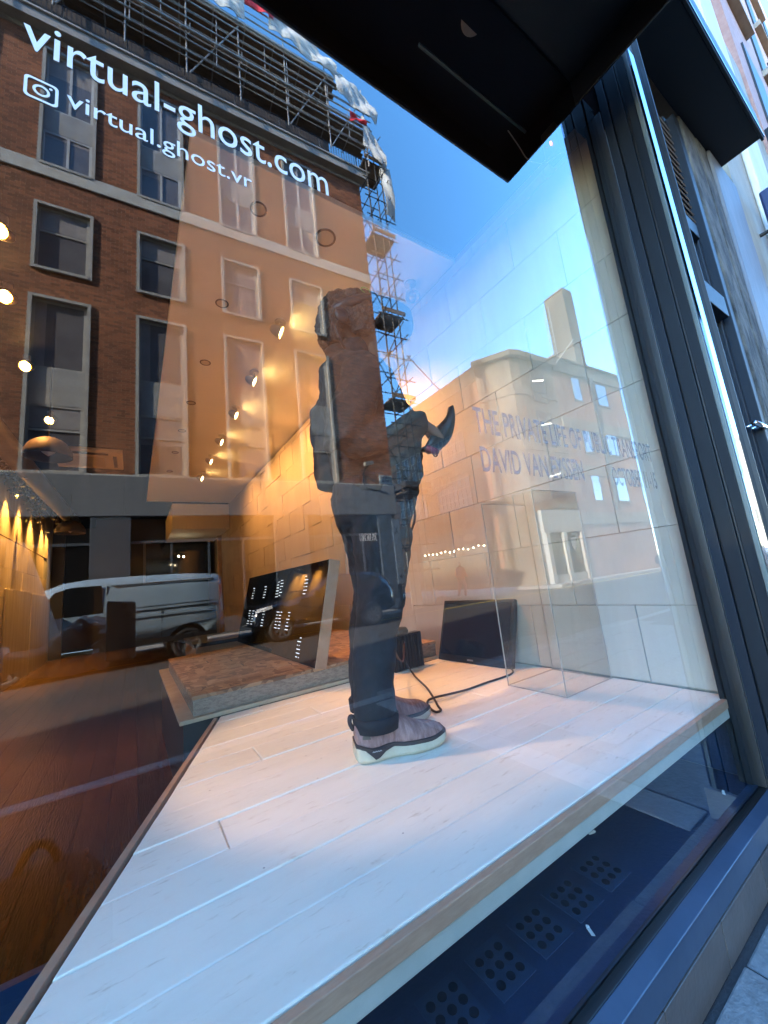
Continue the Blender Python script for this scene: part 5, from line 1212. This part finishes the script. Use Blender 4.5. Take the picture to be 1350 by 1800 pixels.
# the side street closes far off
fb = thing('far_terrace', 'far brown terrace closing the side street behind the scaffolding', 'building', (12, -48, 0))
MB().box(2, 17, -56, -48, 0, 9).build('wall', brown, fb)
for k in range(5):
    for f_ in range(2): MB().box(3 + k * 2.8, 4.4 + k * 2.8, -47.99, -47.94, 1.6 + f_ * 3.6, 3.8 + f_ * 3.6).build('window', seal, fb)
fe = thing('street_end_house', 'pale house far along the street beyond the corner building', 'building', (70, -8, 0))
MB().box(66, 76, -16, -10.5, 0, 14).build('wall', cream, fe); MB().box(65.9, 76.1, -16.1, -10.4, 14, 14.5).build('cornice', st2, fe)
for k in range(3): MB().box(65.95, 65.99, -15.2 + k * 1.6, -14.3 + k * 1.6, 3, 5).build('window', seal, fe)

# ------------------------------------------------------------------ vehicles
tyre = mat('tyre_rubber', (.012, .012, .013), .75); alloy = mat('alloy', (.55, .56, .58), .25, metal=.9)
def car_body(name, stations, mtl, parent, arches, yc, half, bev=0):
    """stations: (x, sill z, waist z, roof z, half width factor, roof width factor)"""
    b = MB(); rings = []
    for (x, s, w, r, k, kr) in stations:
        h = half * k; hr = half * kr
        one = [(h * .86, s), (h * .98, s + .06), (h, s + (w - s) * .45), (h * .985, w), (hr + (h - hr) * .35, w + (r - w) * .55), (hr, r - .06 * min(1, (r - w) * 2)), (hr * .86, r), (hr * .4, r + .015)]
        ring = [(x, yc + y, z) for y, z in one] + [(x, yc - y, z) for y, z in one[::-1]]
        rings.append(ring)
    b.loft(rings); o = b.build(name, mtl, parent, smooth=True)
    for (x, z, r) in arches:
        c = MB().cyl((x, yc - half - .2, z), (x, yc + half + .2, z), r, n=28).build('cutter', mtl); cut(o, c)
    return o
def wheel(x, z, yf, r, parent, spokes=5):
    t = MB(); t.lathe([(r * .62, -.2), (r * .9, -.2), (r, -.17), (r, -.03), (r * .92, 0), (r * .66, 0), (r * .62, -.03)], (x, yf, z), (0, 1, 0), 28); w = t.build('wheel', tyre, parent, smooth=True)
    d = MB(); d.lathe([(r * .62, -.05), (r * .65, -.005), (r * .60, -.012), (r * .56, -.06), (0, -.06)], (x, yf, z), (0, 1, 0), 28)
    for k in range(spokes):
        a = 2 * math.pi * k / spokes + .3; d.bar((x, yf - .02, z), (x + r * .59 * math.cos(a), yf - .014, z + r * .59 * math.sin(a)), r * .17, .02, (0, 1, 0))
    d.cyl((x, yf - .03, z), (x, yf - .004, z), r * .14, n=12); d.build('rim', alloy, w)
RZ = -.125
van = thing('parked_van', 'pale silver blue panel van parked across the street, mirrored in the window', 'van', (-.6, -10.1, RZ))
vp = mat('van_paint', (.23, .32, .40), .3, (.27, .36, .44), 3, coat=.6)
YF = -9.15; HW = .93; YC = YF - HW
stv = [(1.76, .42, .9, 1.50, .90, .74), (1.74, .38, .95, 1.62, .96, .82), (1.66, .36, 1.0, 1.68, .99, .85), (1.0, .35, 1.0, 1.735, 1, .86), (0, .35, 1.0, 1.755, 1, .86), (-.8, .35, 1.0, 1.745, 1, .85), (-1.2, .35, 1.0, 1.70, 1, .83), (-1.55, .35, .99, 1.56, 1, .80), (-1.9, .35, .98, 1.33, .99, .76), (-2.2, .35, .95, 1.08, .98, .78), (-2.6, .35, .82, .97, .95, .80), (-2.85, .38, .70, .85, .86, .72), (-2.93, .42, .58, .70, .78, .6)]
vb = car_body('body', stv, vp, van, [(1.02, .22, .40), (-1.95, .22, .40)], YC, HW)
for x in (1.02, -1.95): wheel(x, .21, YF - .03, .335, van)
ar = MB(); ar.cyl((1.02, YC - HW + .06, .22), (1.02, YF - .24, .22), .41, n=24); ar.cyl((-1.95, YC - HW + .06, .22), (-1.95, YF - .24, .22), .41, n=24); ar.build('wheel_arch', seal, van)
def side(xa, xb, za, zb, out=.002, name='panel', m_=seal, sk=0):
    yy = lambda z: YF - .012 - max(0, z - 1.0) * .17 + .004 + out
    q = MB(); q.add([(xa, yy(za), za), (xb, yy(za), za), (xb + sk, yy(zb), zb), (xa + sk, yy(zb), zb), (xa, yy(za) - .03, za), (xb, yy(za) - .03, za), (xb + sk, yy(zb) - .03, zb), (xa + sk, yy(zb) - .03, zb)],
                    [(0, 1, 2, 3), (7, 6, 5, 4), (0, 4, 5, 1), (1, 5, 6, 2), (2, 6, 7, 3), (3, 7, 4, 0)]); return q.build(name, m_, van)
cg_ = mat('car_glass', (.008, .01, .012), .04)
q = MB(); q.add([(-.52, YF - .02, 1.03), (-1.62, YF - .02, 1.03), (-1.30, YF - .085, 1.52), (-1.05, YF - .098, 1.60), (-.56, YF - .098, 1.60)], [(0, 1, 2, 3, 4)]); q.build('side_window', cg_, van)
side(-.47, -.455, .42, 1.58, .006, 'door_gap'); side(.50, .512, .42, 1.0, .006, 'door_gap'); side(-.5, 1.6, 1.0, 1.012, .010, 'door_rail'); side(-.40, 1.58, 1.58, 1.59, .012, 'panel_crease', vp)
for xa, xb, za, zb in ((-.34, 1.5, 1.08, 1.09), (-.34, 1.5, 1.54, 1.55)): side(xa, xb, za, zb, .006, 'panel_crease', mat('van_shadow_gap', (.14, .18, .22), .4))
side(-.4, 1.45, .86, .90, .02, 'side_moulding', vp); side(1.60, 1.72, .95, 1.42, -.035, 'tail_light', mat('tail_red', (.25, .015, .012), .2)); side(-2.5, 1.7, .30, .40, .004, 'sill_trim', seal)
q = MB(); q.box(1.70, 1.80, YC - .85, YF - .08, .30, .50); q.build('rear_bumper', mat('bumper_grey', (.03, .032, .035), .5), van, bevel=.03)
q = MB(); q.box(-1.62, -1.50, YF - .01, YF + .2, 1.02, 1.24); q.build('door_mirror', seal, van, bevel=.03)
q = MB(); q.box(-.35, -.18, YF + .004, YF + .03, .96, 1.0); q.build('door_handle', vp, van, bevel=.008)
q = MB(); q.add([(-1.6, YC - .7, 1.56), (-1.6, YC + .7, 1.56), (-2.16, YC + .72, 1.12), (-2.16, YC - .72, 1.12)], [(0, 1, 2, 3)]); q.v = [(x, y, z + .03) for x, y, z in q.v]; q.build('windscreen', cg_, van)
q = MB(); q.add([(-.35 + .02 * i, YF + .022, .90 + .035 * (i % 3)) for i in range(2)] + [(.4, YF + .022, 1.0), (-.2, YF + .022, 1.02)], [(0, 1, 2, 3)])

carp = mat('car_paint', (.006, .009, .018), .16, coat=1.0)
car = thing('parked_car', 'dark blue hatchback parked behind the van, mirrored across the dark gloss panel', 'car', (4.7, -9.9, RZ))
YF2 = -9.0; HW2 = .88; YC2 = YF2 - HW2
stc = [(6.55, .40, .72, .95, .82, .62), (6.5, .30, .78, 1.1, .93, .66), (6.3, .24, .84, 1.30, .98, .70), (5.9, .22, .86, 1.40, 1, .72), (5.2, .22, .86, 1.44, 1, .72), (4.6, .22, .85, 1.40, 1, .70), (4.2, .22, .84, 1.25, 1, .70), (3.7, .22, .82, .98, 1, .74), (3.1, .22, .76, .88, .98, .78), (2.6, .24, .66, .78, .92, .74), (2.38, .30, .54, .64, .80, .62)]
car_body('body', stc, carp, car, [(3.08, .20, .36), (5.72, .20, .36)], YC2, HW2)
for x in (3.08, 5.72): wheel(x, .19, YF2 - .03, .315, car, 8)
ar = MB(); ar.cyl((3.08, YC2 - HW2 + .06, .2), (3.08, YF2 - .24, .2), .365, n=24); ar.cyl((5.72, YC2 - HW2 + .06, .2), (5.72, YF2 - .24, .2), .365, n=24); ar.build('wheel_arch', seal, car)
q = MB(); q.add([(3.95, YF2 - .03, .88), (6.2, YF2 - .03, .90), (6.05, YF2 - .2, 1.28), (5.2, YF2 - .235, 1.36), (4.55, YF2 - .225, 1.32)], [(0, 1, 2, 3, 4)]); q.build('side_window', cg_, car)
q = MB(); q.add([(2.44, YF2 - .10, .62), (2.85, YF2 - .02, .70), (2.85, YF2 - .02, .78), (2.5, YF2 - .12, .72)], [(0, 1, 2, 3)]); q.build('headlight', mat('headlight', (.6, .62, .65), .1), car)
q = MB(); q.box(3.95, 4.12, YF2 - .02, YF2 + .14, .9, 1.02); q.build('door_mirror', carp, car, bevel=.03)
for i, (x, y, a) in enumerate(((30.5, -10.4, 0), (37, -9.6, 0))):
    c2 = thing('parked_car', ['distant dark car parked far along the street near the pale house', 'most distant small pale car along the street'][i], 'car', (x, y, RZ))
    pm_ = carp if i == 0 else mat('white_car', (.6, .6, .6), .3)
    car_body('body', [(p[0] + x - 4.5, *p[1:]) for p in stc], pm_, c2, [], y, .88)
    for xx in (x - 1.4, x + 1.2): wheel(xx, .19, y + .86, .315, c2)
    MB().box(x - .6, x + 1.2, y + .7, y + .74, .9, 1.3).build('side_window', cg_, c2)
# pedestrian in red on the far corner
pd_ = thing('person', 'pedestrian in a bright red jacket walking on the far side street corner', 'person', (13.6, -13.6, -.15))
q = MB(); X_, Y_, Z_ = 13.6, -13.6, -.15
q.loft([ell((X_, Y_, Z_ + 1.62 + .13 * math.cos(math.pi * k / 8)), .09 * max(.1, math.sin(math.pi * k / 8)), .1 * max(.1, math.sin(math.pi * k / 8)), 12) for k in range(9)])
q.tube([(X_, Y_, Z_ + 1.6), (X_, Y_, Z_ + 1.4), (X_, Y_, Z_ + .95)], [.06, .12, .12], 12)
q.tube([(X_ + .1, Y_, Z_ + .95), (X_ + .22, Y_, Z_ + .5), (X_ + .16, Y_, Z_ + .04)], [.09, .06, .045], 10); q.tube([(X_ - .1, Y_, Z_ + .95), (X_ - .16, Y_, Z_ + .5), (X_ - .3, Y_, Z_ + .06)], [.09, .06, .045], 10)
q.tube([(X_ + .18, Y_, Z_ + 1.4), (X_ + .32, Y_, Z_ + 1.1), (X_ + .4, Y_ + .1, Z_ + .92)], [.06, .045, .035], 10); q.tube([(X_ - .18, Y_, Z_ + 1.4), (X_ - .3, Y_, Z_ + 1.1), (X_ - .22, Y_ + .1, Z_ + .9)], [.06, .045, .035], 10)
remesh(q.build('body', skin, pd_), .016, 2)
q = MB(); q.loft([ell((X_, Y_, Z_ + 1.5), .09, .09, 16), ell((X_, Y_, Z_ + 1.42), .22, .15, 16), ell((X_, Y_, Z_ + 1.15), .22, .16, 16), ell((X_, Y_, Z_ + .88), .24, .17, 16)])
q.tube([(X_ + .17, Y_, Z_ + 1.42), (X_ + .32, Y_, Z_ + 1.1), (X_ + .38, Y_ + .08, Z_ + .97)], [.085, .07, .055], 10); q.tube([(X_ - .17, Y_, Z_ + 1.42), (X_ - .3, Y_, Z_ + 1.1), (X_ - .24, Y_ + .08, Z_ + .96)], [.085, .07, .055], 10)
remesh(q.build('jacket', mat('red_jacket', (.70, .05, .02), .7), pd_), .02, 2)
q = MB(); q.tube([(X_ + .1, Y_, Z_ + .95), (X_ + .22, Y_, Z_ + .5), (X_ + .16, Y_, Z_ + .08)], [.12, .085, .07], 10); q.tube([(X_ - .1, Y_, Z_ + .95), (X_ - .16, Y_, Z_ + .5), (X_ - .3, Y_, Z_ + .1)], [.12, .085, .07], 10)
q.build('trousers', mat('red_trousers', (.5, .05, .03), .8), pd_, smooth=True)
# white street sign post at the corner of the block
pst = thing('poster_panel', 'tall pale metal panel standing at the pavement corner beside the banner', 'street panel', (9.4, -11.6, 0))
MB().box(9.05, 9.55, -11.75, -11.68, -.15, 2.1).build('panel', mat('brushed_panel', (.28, .28, .28), .35, (.36, .36, .36), 2, metal=.6, stretch=(8, 1, .3)), pst, bevel=.01)
